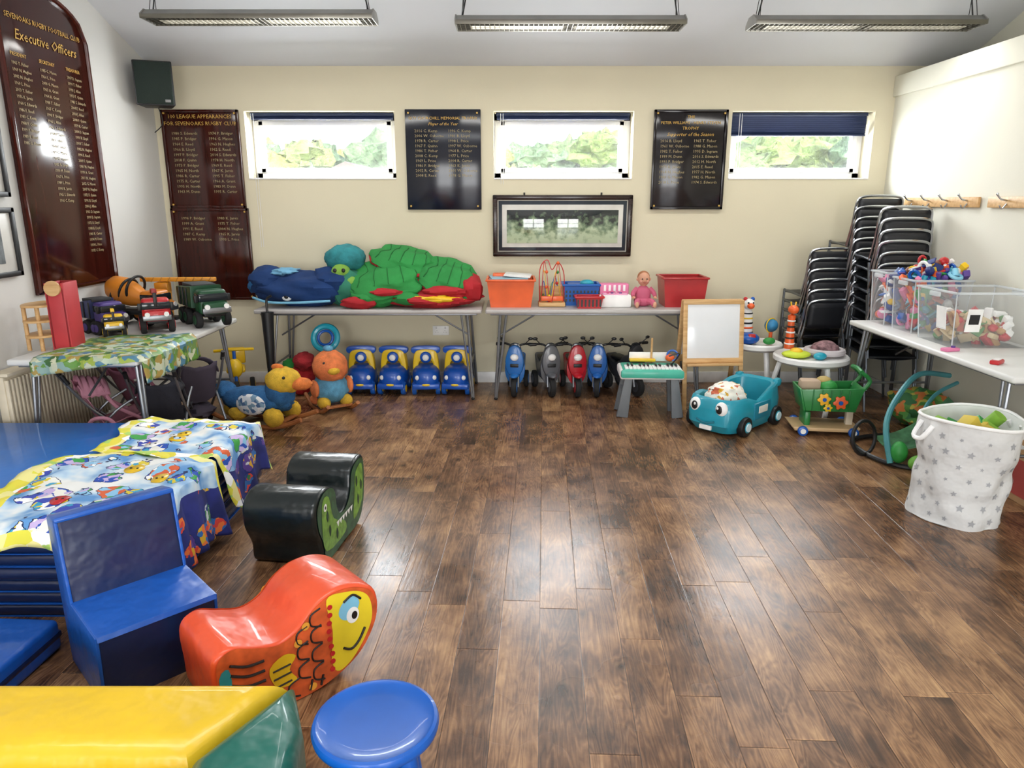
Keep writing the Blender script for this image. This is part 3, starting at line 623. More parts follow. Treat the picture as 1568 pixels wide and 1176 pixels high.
def pram(x,y,rz,fab,name='doll_pushchair'):
    b=B(name); 
    for s_ in(-1,1):
        b.tube([(s_*.14,.24,.56),(s_*.14,.1,.35),(s_*.13,-.2,.05)],.009,GREYT); b.tube([(s_*.14,.2,.05),(s_*.13,.02,.3),(s_*.13,-.14,.4)],.009,GREYT)
        for q in(-.2,.2): b.wheel((s_*.14,q,.05),(1,0,0),.05,.02,TYRE,fab)
        b.cyl((s_*.14,.22,.54),(s_*.14,.25,.6),.014,BLACK,seg=10); b.tube([(s_*.11,.05,.5),(s_*.12,-.02,.36),(s_*.11,-.16,.25)],.012,fab)
    b.cyl((-.14,.2,.05),(.14,.2,.05),.006,GREYT); b.cyl((-.13,-.2,.05),(.13,-.2,.05),.006,GREYT)
    b.sheet(lambda u,v:(-.12+.24*u,.17-.12*v*2 if v<.5 else .05-.5*(v-.5)*.9,(.52-.56*v if v<.5 else .24+.1*(v-.5))-.03*math.sin(3.14*u)+.008*noise.noise(Vector((u*7,v*7,0)))),14,18,fab)
    b.ball((0,-.02,.14),(.12,.13,.06),fab,nz=.3)
    b.sheet(lambda u,v:(.13*math.cos(math.pi*u),.16-.16*v,.44+.12*math.sin(math.pi*u)*(1-.3*v)+.006*math.sin(30*v)),14,14,fab)
    b.done((x,y,0),rz,solid=.005)
PF=mat('#c98a9c',.85,bump=.5,bscale=20); DF=mat('#2b2b33',.85,bump=.5,bscale=20)
pram(-2.58,4.42,130,PF); pram(-2.25,4.5,190,DF); pram(-2.27,4.98,220,mat('#4a4250',.85)); pram(-2.6,4.88,150,mat('#a86a80',.85,bump=.5,bscale=20)); 
b=B('pink_doll_bag'); b.box((0,0,.13),(.3,.16,.26),PF,.07,seg=4); b.tube([(-.1,0,.24),(-.05,0,.34),(.05,0,.34),(.1,0,.24)],.012,PF); b.ball((.05,-.03,.27),(.1,.07,.05),mat('#b0788c',.9),nz=.3); b.done((-2.45,4.1,0),8)

# ---------------------------------------------------------------- plush pile
z0=.76
b=B('whale_plush'); WB=mat('#103468',.9,var=.25,scale=4,bump=.5,bscale=6,dist=.03); b.ball((0,0,.14),(.44,.24,.145),WB,nz=.18,nf=2,seg=44); b.ball((-.3,0,.2),(.18,.18,.12),WB,nz=.2,nf=2,seg=28); b.ball((.25,0,.19),(.22,.2,.13),WB,nz=.2,nf=2,seg=28)
b.ball((-.1,-.225,.1),(.045,.02,.04),WHITE,seg=14); b.ball((-.1,-.24,.1),(.02,.01,.022),BLACK,seg=10); b.ball((-.15,-.05,.28),(.12,.1,.035),mat('#6fa8ca',.9),nz=.3); b.ball((-.42,-.03,.2),(.04,.08,.1),mat('#2f6aa0',.9),rot=(0,20,0),nz=.2)
b.tube([(-.4,-.16,.08),(-.25,-.225,.05),(0,-.25,.05),(.25,-.22,.06)],.01,mat('#79b7d6',.9))
b.done((-1.73,6.06,z0))
b=B('turtle_plush'); TP=mat('#2b7f86',.9,var=.25,scale=12,bump=.6,bscale=40); LG=mat('#7fac46',.9,bump=.4,bscale=60); b.ball((0,.05,.38),(.17,.15,.12),TP,seg=28,nz=.12); b.ball((-.01,-.08,.28),(.08,.07,.07),LG); b.ball((.02,.0,.15),(.2,.18,.16),mat('#2f7a62',.9,bump=.3,bscale=12),nz=.2)
b.ball((-.1,-.12,.22),(.05,.05,.04),LG); b.ball((.08,-.12,.2),(.06,.05,.05),LG)
for s_ in(-1,1): b.ball((s_*.035-.01,-.145,.3),(.016,.01,.018),BLACK,seg=8)
b.done((-1.4,6.05,z0))
PG=mat('#2b8a42',.9,var=.15,scale=5,bump=.5,bscale=7,dist=.03,name='green_felt'); PR=mat('#ad1f28',.85,var=.15,bump=.4,bscale=8,dist=.02,name='red_felt'); PD=mat('#1d6a30',.9)
def cushion(c,r,m,rim,rot,nm_='leaf_cushion',t=.02):
    b=B(nm_); NF=1.6; A=.22; b.ball((0,0,0),r,m,nz=A,nf=NF,seg=48); P=[]
    for i in range(32):
        a=i*6.283/32; d=Vector((math.cos(a),math.sin(a),0)); k=1+A*noise.noise(d*NF)+A*.4*noise.noise(d*NF*2.7); P.append((r[0]*k*.99*math.cos(a),r[1]*k*.99*math.sin(a),.0))
    b.tube(P,t,rim,closed=True,n=2)
    for q in (-.62,-.3,0,.3,.62):
        L_=[]
        for j in range(9):
            v=-.85+1.7*j/8; d=Vector((q*(1-.2*v),v*.8,0)); zz=math.sqrt(max(0,1-d.x**2-d.y**2)); d.z=zz; k=1+A*noise.noise(d*NF)+A*.4*noise.noise(d*NF*2.7); L_.append((d.x*r[0]*k,d.y*r[1]*k,d.z*r[2]*k+.001))
        b.tube(L_,.0045,PD,n=2,seg=5)
    o=b.done(c); o.rotation_euler=tuple(R(x) for x in rot); return o
cushion((-1.02,6.0,z0+.23),(.34,.23,.1),PG,PG,(34,-8,6)); cushion((-.9,6.1,z0+.36),(.29,.18,.09),PG,PR,(26,10,-8),t=.016); cushion((-.52,6.03,z0+.21),(.27,.22,.12),PG,PR,(34,16,0),t=.016)
b=B('flower_cushion'); b.ball((0,0,.07),(.38,.23,.075),PR,nz=.25,nf=2,seg=44); b.ball((.02,-.17,.08),(.22,.06,.03),YEL,nz=.3); b.ball((.3,.03,.14),(.11,.17,.12),PR,nz=.2,nf=2); b.ball((-.2,-.14,.08),(.13,.08,.05),PG,nz=.2,nf=2); b.ball((.1,-.13,.14),(.18,.08,.04),PR,nz=.2,nf=2); b.done((-.65,5.98,z0))
b=B('leaf_plush'); b.ball((0,0,.09),(.24,.2,.09),PG,nz=.2,nf=2,seg=32); b.ball((.1,-.15,.13),(.14,.06,.035),PR,nz=.25,nf=2); b.ball((-.12,-.15,.05),(.16,.07,.05),PR,nz=.25,nf=2); b.done((-1.12,5.98,z0))

# table 2 items
def crate(name,loc,w,d,h,m,rim=None,rz=0,extra=None,t=.008,tp=.85,slots=False):
    b=B(name); rim=rim or m
    def ring(w_,d_,z): return [(-w_/2,-d_/2,z),(w_/2,-d_/2,z),(w_/2,d_/2,z),(-w_/2,d_/2,z)]
    vs=ring(w*tp,d*tp,0)+ring(w,d,h)+ring(w-2*t,d-2*t,h)+ring(w*tp-2*t,d*tp-2*t,t)
    fs=[[3,2,1,0],[12,13,14,15]]
    for k in range(3):
        for i in range(4):
            j=(i+1)%4; fs.append([k*4+i,k*4+j,(k+1)*4+j,(k+1)*4+i])
    b.raw(vs,fs,m)
    for s_ in(-1,1):
        b.box((s_*w/2,0,h-.008),(.022,d+.02,.018),rim,.006); b.box((0,s_*d/2,h-.008),(w+.02,.022,.018),rim,.006)
    if slots:
        for k in range(3):
            for i in range(int(w/.03)): b.box((-w*.42+i*.03,-d/2*(.88+.03*k)-.004,h*(.25+.2*k)),(.014,.004,.02),BLACK,0)
    if extra: extra(b)
    b.done(loc,rz)
def ex(b):
    for i in range(8): b.box((-.05+i*.01,-.05+i*.03,.2+.004*i),(.26,.004,.14),random.choice([WHITE,mat('#a8c4d8',.6),mat('#e8d8b0',.6)]),0,rot=(70,0,3*i-10))
    b.box((-.02,-.03,.235),(.3,.22,.012),mat('#8fb0c0',.6),.002,rot=(3,0,8)); b.box((.06,.0,.252),(.22,.2,.012),WHITE,.002,rot=(2,4,-6)); b.box((-.1,.03,.25),(.1,.1,.03),ORG,.005)
crate('toy_crate',(-.01,6.03,z0),.39,.34,.23,ORG,extra=ex)
b=B('bead_maze_toy'); b.box((0,0,.02),(.22,.16,.035),LWOOD,.008)
for i,(m,h,ph) in enumerate(((RED,.36,0),(YEL,.3,.6),(BLUE,.25,1.2),(GRN,.2,2))):
    P=[(-.09,-.05+.03*i,.03)]+[(-.09+.18*k/8,-.05+.03*i+.05*math.sin(k+ph),h*(.55+.45*math.sin(k*1.3+ph))) for k in range(1,8)]+[(.09,-.05+.03*i,.03)]
    b.tube(P,.003,m)
    for k in (2,3,6): b.ball(P[k],.014,random.choice([RED,YEL,BLUE,GRN,ORG]),seg=10)
b.tube([(-.1,0,.03),(-.1,0,.3),(-.04,0,.38),(.0,0,.3),(.05,0,.36),(.1,0,.26),(.1,0,.03)],.004,RED)
b.box((0,-.06,.07),(.18,.02,.04),ORG,.004); b.box((0,.06,.1),(.2,.02,.12),LWOOD,.005); b.done((.33,5.98,z0))
crate('blue_basket',(.58,6.1,z0),.3,.24,.18,mat('#1a62b8',.4),slots=True,extra=lambda b:(b.box((0,0,.15),(.22,.16,.05),BLUE,.01),b.ball((.05,-.03,.18),(.06,.05,.03),TEAL)))
crate('red_basket',(.63,5.88,z0),.22,.14,.1,RED,slots=True,extra=lambda b:b.box((0,0,.075),(.17,.1,.03),mat('#a02030',.5),.005))
b=B('toy_cash_register'); b.box((0,0,.05),(.26,.2,.1),WHITE,.012); b.box((0,.04,.14),(.24,.1,.09),PINK,.01); b.box((0,-.02,.105),(.2,.12,.012),mat('#e9a6c4',.5),.003)
for i in range(4):
    for j in range(3): b.box((-.06+.035*i,-.05+.03*j,.115),(.02,.018,.01),random.choice([PINK,WHITE,PURP,mat('#d43f7a',.5)]),.002)
for i in range(5): b.box((-.08+.04*i,-.012,.15),(.02,.01,.05),WHITE,.002)
b.done((.85,5.98,z0))
SK=mat('#d9a184',.55,name='doll_skin'); DP=mat('#c9637f',.85,bump=.2,bscale=80)
b=B('baby_doll'); b.ball((0,0,.09),(.065,.055,.085),DP,seg=20); b.ball((0,0,.045),(.075,.06,.05),DP)
b.cyl((0,0,.155),(0,0,.185),.022,SK); b.ball((0,-.003,.225),(.05,.052,.058),SK,seg=24); b.ball((0,.01,.238),(.052,.05,.053),mat('#a86e4a',.8),seg=20)
b.ball((0,-.055,.215),(.007,.008,.007),SK,seg=8); b.ball((0,-.05,.197),(.013,.006,.004),mat('#b5494c',.5),seg=8)
for s_ in(-1,1):
    b.ball((s_*.018,-.05,.228),(.007,.005,.006),BLACK,seg=8); b.ball((s_*.052,0,.222),(.008,.01,.014),SK,seg=8); b.ball((s_*.026,-.042,.208),(.013,.01,.012),mat('#e0a08c',.6),seg=8)
    b.tube([(s_*.05,0,.145),(s_*.085,-.02,.11),(s_*.09,-.055,.085)],lambda t:.024-.009*t,DP); b.ball((s_*.09,-.065,.08),(.014,.017,.012),SK,seg=10)
    for f in range(4): b.tube([(s_*.09-.009+.006*f,-.075,.08),(s_*.09-.01+.0066*f,-.09,.074)],.003,SK,seg=5,n=2)
    b.tube([(s_*.082,-.065,.082),(s_*.076,-.078,.084)],.0033,SK,seg=5,n=2)
    b.tube([(s_*.035,-.02,.035),(s_*.06,-.08,.045),(s_*.07,-.14,.025)],lambda t:.032-.012*t,DP); b.ball((s_*.072,-.155,.03),(.016,.014,.026),SK,seg=10)
b.done((1.09,5.98,z0))
crate('red_storage_box',(1.42,6.03,z0),.36,.3,.245,mat('#b01f24',.4,coat=.2),tp=.88)

# ---------------------------------------------------------------- activity table, easel
b=B('piano_activity_table'); MG=mat('#46b59c',.4,coat=.2); GL=mat('#6f7478',.5)
b.box((0,0,.34),(.48,.3,.07),WHITE,.02,seg=3); b.box((0,-.02,.365),(.44,.28,.04),MG,.015); b.box((0,-.145,.35),(.47,.04,.06),MG,.015)
for i in range(14): b.box((-.19+.03*i,-.08,.39),(.026,.11,.012),WHITE,.002)
for i in range(13):
    if i%7 not in(2,6): b.box((-.175+.03*i,-.05,.4),(.014,.06,.012),BLACK,.001)
b.box((-.05,.09,.41),(.2,.06,.02),YEL,.006); b.ball((.16,.08,.43),(.035,.035,.03),ORG); b.torus((.18,.08,.45),.04,.008,BLUE,rot=(60,0,0)); b.cyl((.02,.1,.38),(.02,.1,.58),.008,LWOOD); b.box((0,.12,.43),(.3,.02,.07),WHITE,.006)
b.tube([(.15,-.05,.4),(.2,-.1,.5),(.12,-.1,.48)],.006,BLACK)
for s_ in(-1,1):
    for q in(-1,1): b.prism([(-.045,0),(.045,0),(.03,.32),(-.03,.32)],-.018,.018,GL,.01,X=Matrix.Translation((s_*.21,q*.1,0))@Matrix.Rotation(R(-s_*7),4,'Y'))
    b.box((s_*.2,0,.2),(.03,.2,.03),GL,.01)
b.done((1.06,5.38,0),-3)
b=B('whiteboard_easel'); EW=LWOOD
for yy,tl in((-.02,-8),(.02,8)):
    X=Matrix.Translation((0,yy,.86))@Matrix.Rotation(R(tl),4,'X'); T0=b.T; b.T=X
    for s_ in(-1,1): b.box((s_*.225,0,-.43),(.035,.02,.86),EW,.004)
    b.box((0,0,-.015),(.48,.022,.035),EW,.004); b.box((0,0,-.47),(.48,.022,.04),EW,.004)
    b.box((0,0,-.24),(.42,.01,.42),mat('#e9ecef',.15,var=.02),.002)
    b.box((0,-.03 if tl<0 else .03,-.5),(.44,.07,.02),EW,.004); b.T=T0
b.done((1.57,5.6,0),4)

# ---------------------------------------------------------------- blue toddler car
b=B('toddler_car_ball_pit'); CT=mat('#2496ac',.35,coat=.3,name='turquoise_plastic'); b.T=Matrix.Scale(1.03,4)
def hull(W,H,z0_,n=40,e=.45):
    P=[]
    for i in range(n):
        a=2*math.pi*i/n; c,s_=math.cos(a),math.sin(a); P.append((W*math.copysign(abs(c)**e,c),H*math.copysign(abs(s_)**e,s_),z0_))
    return P
def ztop(x): return .25+.05*max(0,x)/.35 - (.05*(1-((x-.0)/.15)**2) if abs(x)<.15 else 0)
rings=[hull(.31,.17,.02),hull(.36,.2,.08),hull(.36,.205,.18),[(x,y,ztop(x)) for x,y,_ in hull(.34,.19,0)],[(x,y,ztop(x)+.012) for x,y,_ in hull(.325,.178,0)],[(x,y,ztop(x)-.0) for x,y,_ in hull(.30,.155,0)],[(x,y,.08) for x,y,_ in hull(.27,.13,0)]]
vs=[p for r in rings for p in r]; n=40; fs=[list(range(n))[::-1],[6*n+i for i in range(n)]]
for k in range(6):
    for i in range(n): j=(i+1)%n; fs.append([k*n+i,k*n+j,(k+1)*n+j,(k+1)*n+i])
b.raw(vs,fs,CT)
for q in(-1,1):
    b.ball((-.34,q*.1,.2),(.03,.045,.05),WHITE,seg=16); b.ball((-.366,q*.095,.2),(.01,.024,.03),BLACK,seg=12); b.ball((-.376,q*.088,.212),(.004,.008,.01),WHITE,seg=8)
    for x in(-.2,.22): b.wheel((x,q*.2,.07),(0,1,0),.07,.05,BLACK,CT); b.cyl((x,q*.2,.07),(x,q*.236,.07),.03,mat('#d8eef2',.4),seg=12)
    b.box((.02,q*.2,.15),(.22,.02,.12),mat('#1c7f98',.4),.02); b.box((.02,q*.212,.16),(.12,.004,.05),mat('#e8e4da',.5),.002); b.box((.31,q*.15,.29),(.07,.05,.06),CT,.02)
b.tube([(-.372,-.07,.11),(-.385,0,.095),(-.372,.07,.11)],.006,mat('#15687a',.5)); b.box((-.365,0,.06),(.02,.09,.03),WHITE,.004)
DPM=patmat('dinosaur_print',['#f2efe2','#f4f1e6','#d9a83a','#f2efe2','#c96a4a','#f5f2ea','#eeeade'],34,.03)
b.ball((-.13,0,.23),(.16,.13,.08),DPM,nz=.15,seg=24); b.ball((-.13,0,.275),(.13,.11,.06),DPM,nz=.2,seg=24)
b.box((.12,0,.1),(.25,.22,.06),mat('#17798f',.5),.02)
b.T=Matrix(); b.done((1.64,5.1,0),43)
b=B('shopping_trolley_toy'); TG=mat('#26803c',.4,coat=.2); 
b.prism([(-.22,.03),(.2,.03),(.22,.06),(-.24,.06)],-.13,.13,mat('#cfae80',.5),.01)
for s_ in(-1,1):
    for x in(-.17,.17): b.wheel((x,s_*.14,.035),(0,1,0),.035,.03,BLUE,WHITE)
b.box((.17,0,.12),(.05,.05,.16),mat('#e4d7c0',.5),.012); b.box((-.13,0,.1),(.04,.16,.12),TG,.01)
for s_ in(-1,1): b.prism([(-.16,.18),(.16,.18),(.22,.35),(-.2,.33)],s_*.12-.007,s_*.12+.007,TG,.003)
b.box((0,0,.185),(.32,.24,.012),TG,.003); b.box((-.185,0,.255),(.014,.24,.16),TG,.004,rot=(0,-14,0)); b.box((.19,0,.265),(.014,.24,.18),TG,.004,rot=(0,16,0))
for x in(-.12,-.06,0,.06,.12): b.box((x,-.131,.26),(.008,.008,.15),mat('#1e6e33',.5),.002)
for (x,z,m,r) in((-.05,.27,mat('#f0b429',.4),.045),(.06,.25,ORG,.05),(-.02,.21,YEL,.03)):
    pr=[]; 
    for i in range(24): rr=r*(1 if i%4<2 else .75); pr.append((x+rr*math.cos(i*6.283/24),z+rr*math.sin(i*6.283/24)))
    b.prism(pr,-.15,-.135,m,.002); b.cyl((x,-.15,z),(x,-.157,z),r*.3,BLUE,seg=12)
for s_ in(-1,1): b.tube([(.2,s_*.1,.32),(.25,s_*.1,.4),(.19,s_*.1,.46)],.014,TG)
b.tube([(.19,-.1,.46),(.19,0,.47),(.19,.1,.46)],.016,TG); b.box((-.12,0,.34),(.14,.1,.08),mat('#b8a088',.7),.02); b.ball((0,0,.33),(.07,.07,.05),GRN); b.ball((-.02,.02,.37),(.05,.05,.03),mat('#b09a5a',.6))
b.done((2.24,4.95,0),-8)
def acttable(name,loc,r,h,rz=0):
    b=B(name); b.lathe([(0,h-.05),(r-.03,h-.05),(r,h-.03),(r,h),(r-.012,h+.012),(r-.03,h+.002),(0,h)],WHITE,36)
    for a in(40,160,280):
        c,s_=math.cos(R(a)),math.sin(R(a)); b.tube([((r-.06)*c,(r-.06)*s_,h-.04),(r*.95*c,r*.95*s_,h*.4),(r*.9*c,r*.9*s_,0)],.02,WHITE)
    return b
b=acttable('baby_activity_table',0,.2,.45)
b.ball((-.1,-.05,.5),(.09,.08,.05),BLUE); b.box((-.09,-.1,.51),(.06,.04,.07),RED,.01); b.ball((-.06,.05,.5),.04,YEL); b.lathe([(0,0),(.06,0),(.05,.06),(.045,.2),(.03,.24),(0,.25)],WHITE,20,c=(-.1,.03,.5))
for i in range(5): b.torus((-.1,.03,.54+.04*i),.05-.003*i,.009,[BLACK,ORG,BLACK,YEL,BLACK][i],seg=20)
b.ball((-.1,0,.78),(.045,.055,.045),WHITE); b.ball((-.1,-.05,.77),(.03,.03,.025),ORG); b.ball((-.13,.01,.82),.018,RED,seg=10); b.ball((-.07,.01,.82),.018,BLUE,seg=10)
for s_ in(-1,1): b.ball((-.1+s_*.02,-.045,.795),.008,BLACK,seg=8)
b.ball((.1,0,.6),.055,mat('#2f7fae',.5,var=.6,scale=8)); b.cyl((.1,0,.45),(.1,0,.56),.015,ORG); b.torus((.1,0,.6),.06,.005,YEL,rot=(90,0,30)); b.ball((.05,-.12,.49),(.05,.03,.03),GRN)
b.done((2.07,5.95,0))
b=acttable('baby_activity_centre',0,.28,.44)
b.ball((-.15,-.08,.47),(.11,.08,.03),mat('#c7d93a',.5)); b.ball((-.15,-.08,.49),(.05,.05,.03),YEL); b.lathe([(0,0),(.04,0),(.035,.06),(.025,.2),(.03,.26),(0,.28)],ORG,16,c=(-.14,.1,.48))
for i in range(5): b.torus((-.14,.1,.52+.045*i),.034-.002*i,.007,[WHITE,BLACK][i%2],seg=18)
b.ball((-.14,.08,.79),(.04,.05,.035),ORG); b.cyl((-.155,.09,.81),(-.16,.09,.85),.006,YEL,seg=8); b.cyl((-.125,.09,.81),(-.12,.09,.85),.006,YEL,seg=8)
b.ball((.1,0,.5),(.1,.09,.06),mat('#8a6a6e',.9,var=.6,scale=30),nz=.2); b.torus((.1,0,.48),.13,.025,mat('#c9c2c4',.9)); b.ball((0,-.16,.47),(.05,.03,.03),TEAL)
b.done((2.33,5.48,0))

# ---------------------------------------------------------------- stacked chairs
DT_=mat('#6c7076',.3,.9,name='chair_tube')
def stack(x,y,rz,n,dz=.083,dy=-.012):
    b=B('stacked_chairs'); SEAT=mat('#1a1c21',.45,name='chair_seat')
    for k in range(n):
        b.T=Matrix.Translation((.006*math.sin(k*2.3),dy*k,dz*k)); w=.19
        for s_ in(-1,1):
            b.tube([(s_*w,-.18,0),(s_*w,-.17,.41),(s_*w,-.14,.44),(s_*w,.13,.42)],.010,DT_,seg=6,n=3)
            b.tube([(s_*w,.2,0),(s_*w,.1,.4)],.010,DT_,seg=6,sm=False)
        b.tube([(-w,.1,.42),(-w,.16,.6),(-w,.19,.76),(-w+.04,.2,.81),(0,.205,.82),(w-.04,.2,.81),(w,.19,.76),(w,.16,.6),(w,.1,.42)],.011,CHROME,seg=6,n=4)
        b.sheet(lambda u,v:(-.18+.36*u,-.2+.36*v,.445-.015*math.sin(math.pi*u)-.02*v),5,5,SEAT)
        b.box((0,-.02,.43),(.36,.36,.016),SEAT,.006)
        b.sheet(lambda u,v:(-.178+.356*u,.165+.03*v+.02*math.sin(math.pi*u),.58+.215*v),8,5,SEAT)
    b.T=Matrix(); b.done((x,y,0),rz,solid=.004)
stack(2.60,6.1,188,6); stack(2.94,6.06,184,11,dy=-.008); stack(2.965,5.62,178,10)

CL=clearmat('clear_plastic','#dfe6ea',.17,.2)
def heap(b,cx,cy,z,w,d,n,cols,r=(.025,.05)):
    for i in range(n):
        p=(cx+random.uniform(-w,w)/2,cy+random.uniform(-d,d)/2,z+random.uniform(-.02,.03)); m=random.choice(cols); k=random.random(); s_=random.uniform(*r)
        if k<.14: b.ball(p,(s_,s_*.8,s_*.7),m,seg=10,rot=(random.uniform(0,90),0,random.uniform(0,90)))
        elif k<.45: b.box(p,(s_*2.2,s_,s_*.9),m,.006,rot=[random.uniform(0,90) for _ in range(3)])
        elif k<.6: b.torus(p,s_,s_*.3,m,rot=[random.uniform(0,90) for _ in range(3)],seg=14,rs=6)
        elif k<.8: b.box(p,(s_*2.4,s_*1.6,s_*.35),m,.006,rot=[random.uniform(-60,60) for _ in range(3)])
        else: b.cyl(p,(p[0]+s_*random.uniform(-1,1),p[1]+s_*random.uniform(-1,1),p[2]+s_),s_*.45,m,seg=12)
TC=[RED,YEL,BLUE,GRN,ORG,WHITE,TEAL,PINK,PURP,mat('#8fd0e8',.5),mat('#1d2f6e',.5),mat('#7a4a3a',.5)]
RM=clearmat('frosted_rim','#e6ecef',.5,.3)
def bin_(loc,w,d,h,fill,cols,rz=0,n=50,label=False,r=(.03,.05)):
    b=B('clear_storage_box'); t=.004
    def ring(w_,d_,z): return [(-w_/2,-d_/2,z),(w_/2,-d_/2,z),(w_/2,d_/2,z),(-w_/2,d_/2,z)]
    tp=.88; vs=ring(w*tp,d*tp,0)+ring(w,d,h); fs=[[3,2,1,0]]
    for i in range(4): j=(i+1)%4; fs.append([i,j,4+j,4+i])
    b.raw(vs,fs,CL)
    for s_ in(-1,1):
        b.box((s_*w/2,0,h-.006),(.02,d+.02,.014),RM,.004); b.box((0,s_*d/2,h-.006),(w+.02,.02,.014),RM,.004)
        b.box((s_*(w/2+.008),0,h-.03),(.02,.1,.03),RM,.006)
        for q in(-1,1): b.tube([(s_*w*tp/2,q*d*tp/2,0),(s_*w/2,q*d/2,h)],.004,RM,seg=6,sm=False)
    z=.04
    while z<fill: heap(b,0,0,z,w*.72,d*.62,n//3,cols,r); z+=.04
    if label: b.box((-w/2*.93-.002,-.06,h*.5),(.003,.1,.14),WHITE,0,rot=(0,-6,0)); b.box((-.12,-d/2*.94-.003,h*.5),(.09,.003,.14),WHITE,0,rot=(6,0,0)); b.box((-.12,-d/2*.94-.006,h*.52),(.06,.003,.06),BLACK,0,rot=(6,0,0))
    b.done(loc,rz)
bin_((2.84,5.21,.74),.38,.22,.38,.34,[BLUE,ORG,mat('#1d2f6e',.5),WHITE,PINK,mat('#7a8ab0',.5),mat('#27408a',.5),YEL],n=58,r=(.035,.055))
bin_((2.86,4.91,.74),.38,.28,.36,.36,TC,n=80)
bin_((2.89,4.47,.74),.5,.42,.34,.2,[mat('#c0935d',.6),RED,mat('#d8c298',.6),WHITE,mat('#c8b080',.6),mat('#b89a6a',.6),mat('#b55a40',.6),mat('#5a8a4a',.6)],n=80,label=True,r=(.03,.048))
b=B('toy_heap'); heap(b,0,0,.0,.34,.22,60,TC,(.02,.045)); heap(b,0.02,0,.05,.3,.16,38,TC,(.02,.045)); heap(b,0.02,0,.085,.18,.1,14,TC,(.02,.04)); b.done((2.86,4.91,1.1))
b=B('small_toy'); b.box((0,0,.01),(.1,.05,.02),PINK,.006); b.cyl((.02,0,.01),(.02,0,.03),.012,PURP); b.done((2.61,4.2,.74),15)
b=B('toy_phone'); b.box((0,0,.012),(.09,.05,.024),RED,.008); b.box((0,0,.026),(.05,.03,.006),WHITE,.002); b.done((2.66,3.85,.74),40)

# laundry basket
b=B('laundry_basket'); SM=mat('#d4d4d2',.85,var=.05,scale=3,bump=.9,bscale=7,dist=.03,name='white_canvas'); ST=mat('#a3a4a7',.85,name='star_print'); H_=.53
def bf(u,v):
    a=2*math.pi*u; r=.215+.02*v+.018*noise.noise(Vector((math.cos(a)*2.2,math.sin(a)*2.2,v*3.2)))+.007*math.sin(v*7+a*3)-.010*math.exp(-((v-.55)/.1)**2)*(1+math.cos(a*2+1))-.008*math.exp(-((v-.25)/.08)**2)*(1+math.cos(a*2+4)); return (r*math.cos(a)+.03*v,r*math.sin(a),v*H_*(1+.025*math.sin(a*2)))
b.sheet(bf,84,34,SM); b.sheet(lambda u,v:(.215*v*math.cos(6.2832*u),.215*v*math.sin(6.2832*u),.005),40,3,SM)
b.sheet(lambda u,v:(lambda p:(p[0]*.97+.0006,p[1]*.97,p[2]))(bf(u,v)),60,10,WHITE)
b.tube([bf(i/40,1) for i in range(40)],.009,WHITE,closed=True,n=1)
for j in range(7):
    for i in range(14):
        u0=(i+.5*(j%2))/14+random.uniform(-.01,.01); v0=.08+.13*j; r=random.choice([.01,.015,.02]); a0=random.uniform(0,1)
        vs=[]
        for k in range(10):
            rr=r if k%2==0 else r*.45; du=rr*math.cos(a0+k*.6283)/1.4; dv=rr*math.sin(a0+k*.6283)/H_
            p=Vector(bf(u0+du,v0+dv)); n_=Vector((p.x,p.y,0)).normalized(); vs.append(p+n_*.003)
        p=Vector(bf(u0,v0)); vs.append(p+Vector((p.x,p.y,0)).normalized()*.003)
        b.raw(vs,[[10,k,(k+1)%10] for k in range(10)],ST)
for s_ in(-1,1): b.tube([(s_*.225+.025,-.05,H_-.03),(s_*.26+.02,-.03,H_-.1),(s_*.265+.02,.03,H_-.1),(s_*.225+.025,.05,H_-.03)],.012,WHITE)
heap(b,.025,0,H_-.09,.2,.2,12,[GRN,mat('#c8b040',.7),mat('#7fae3a',.7)],(.05,.085))
b.done((2.335,3.53,0))
b=B('baby_bouncer'); TB=mat('#4a9096',.45)
b.tube([(-.28,-.15,.02),(-.32,.1,.02),(-.2,.35,.02),(.25,.35,.02),(.35,0,.02),(.2,-.25,.02),(-.1,-.27,.02)],.016,BLACK,closed=True)
b.tube([(-.3,-.16,.03),(-.28,-.05,.25),(-.12,.08,.4),(.1,.2,.5),(.36,.25,.47)],.018,TB); b.tube([(-.16,-.27,.03),(-.1,-.12,.28),(.08,.02,.4),(.3,.1,.46)],.012,TB)
b.sheet(lambda u,v:(-.2+.5*u,-.12+.28*v,.1+.25*u*u-.04*math.sin(math.pi*v)),14,10,mat('#3f6f4a',.85,var=.5,scale=14)); b.ball((-.25,-.16,.1),(.05,.05,.07),GRN); b.ball((-.18,-.26,.06),(.07,.05,.05),mat('#6aa83c',.6))
b.torus((-.35,.05,.13),.11,.012,BLACK,rot=(80,0,20)); b.done((2.62,4.4,0),8)
b=B('playmat_green'); b.ball((0,0,.14),(.18,.32,.14),patmat('jungle_fabric',['#4f8a3c','#c8763a','#2f6a3c','#6da04a','#b9b04a'],16,.1),nz=.25,seg=28); b.done((2.98,5.02,0))
CBD=mat('#b08a62',.85,name='cardboard')
b=B('cardboard_box'); b.box((0,0,.16),(.24,.28,.32),CBD,.004); b.box((0,0,.322),(.02,.28,.003),mat('#c9b48a',.4),0); b.box((-.122,0,.2),(.003,.2,.1),WHITE,0); b.done((3.04,3.96,0),3)
b=B('cardboard_box'); b.box((0,0,.14),(.3,.26,.28),CBD,.004); b.box((-.152,0,.14),(.003,.22,.2),mat('#a5423c',.6),0); b.box((0,0,.282),(.02,.26,.003),mat('#c9b48a',.4),0); b.done((2.92,3.62,0))

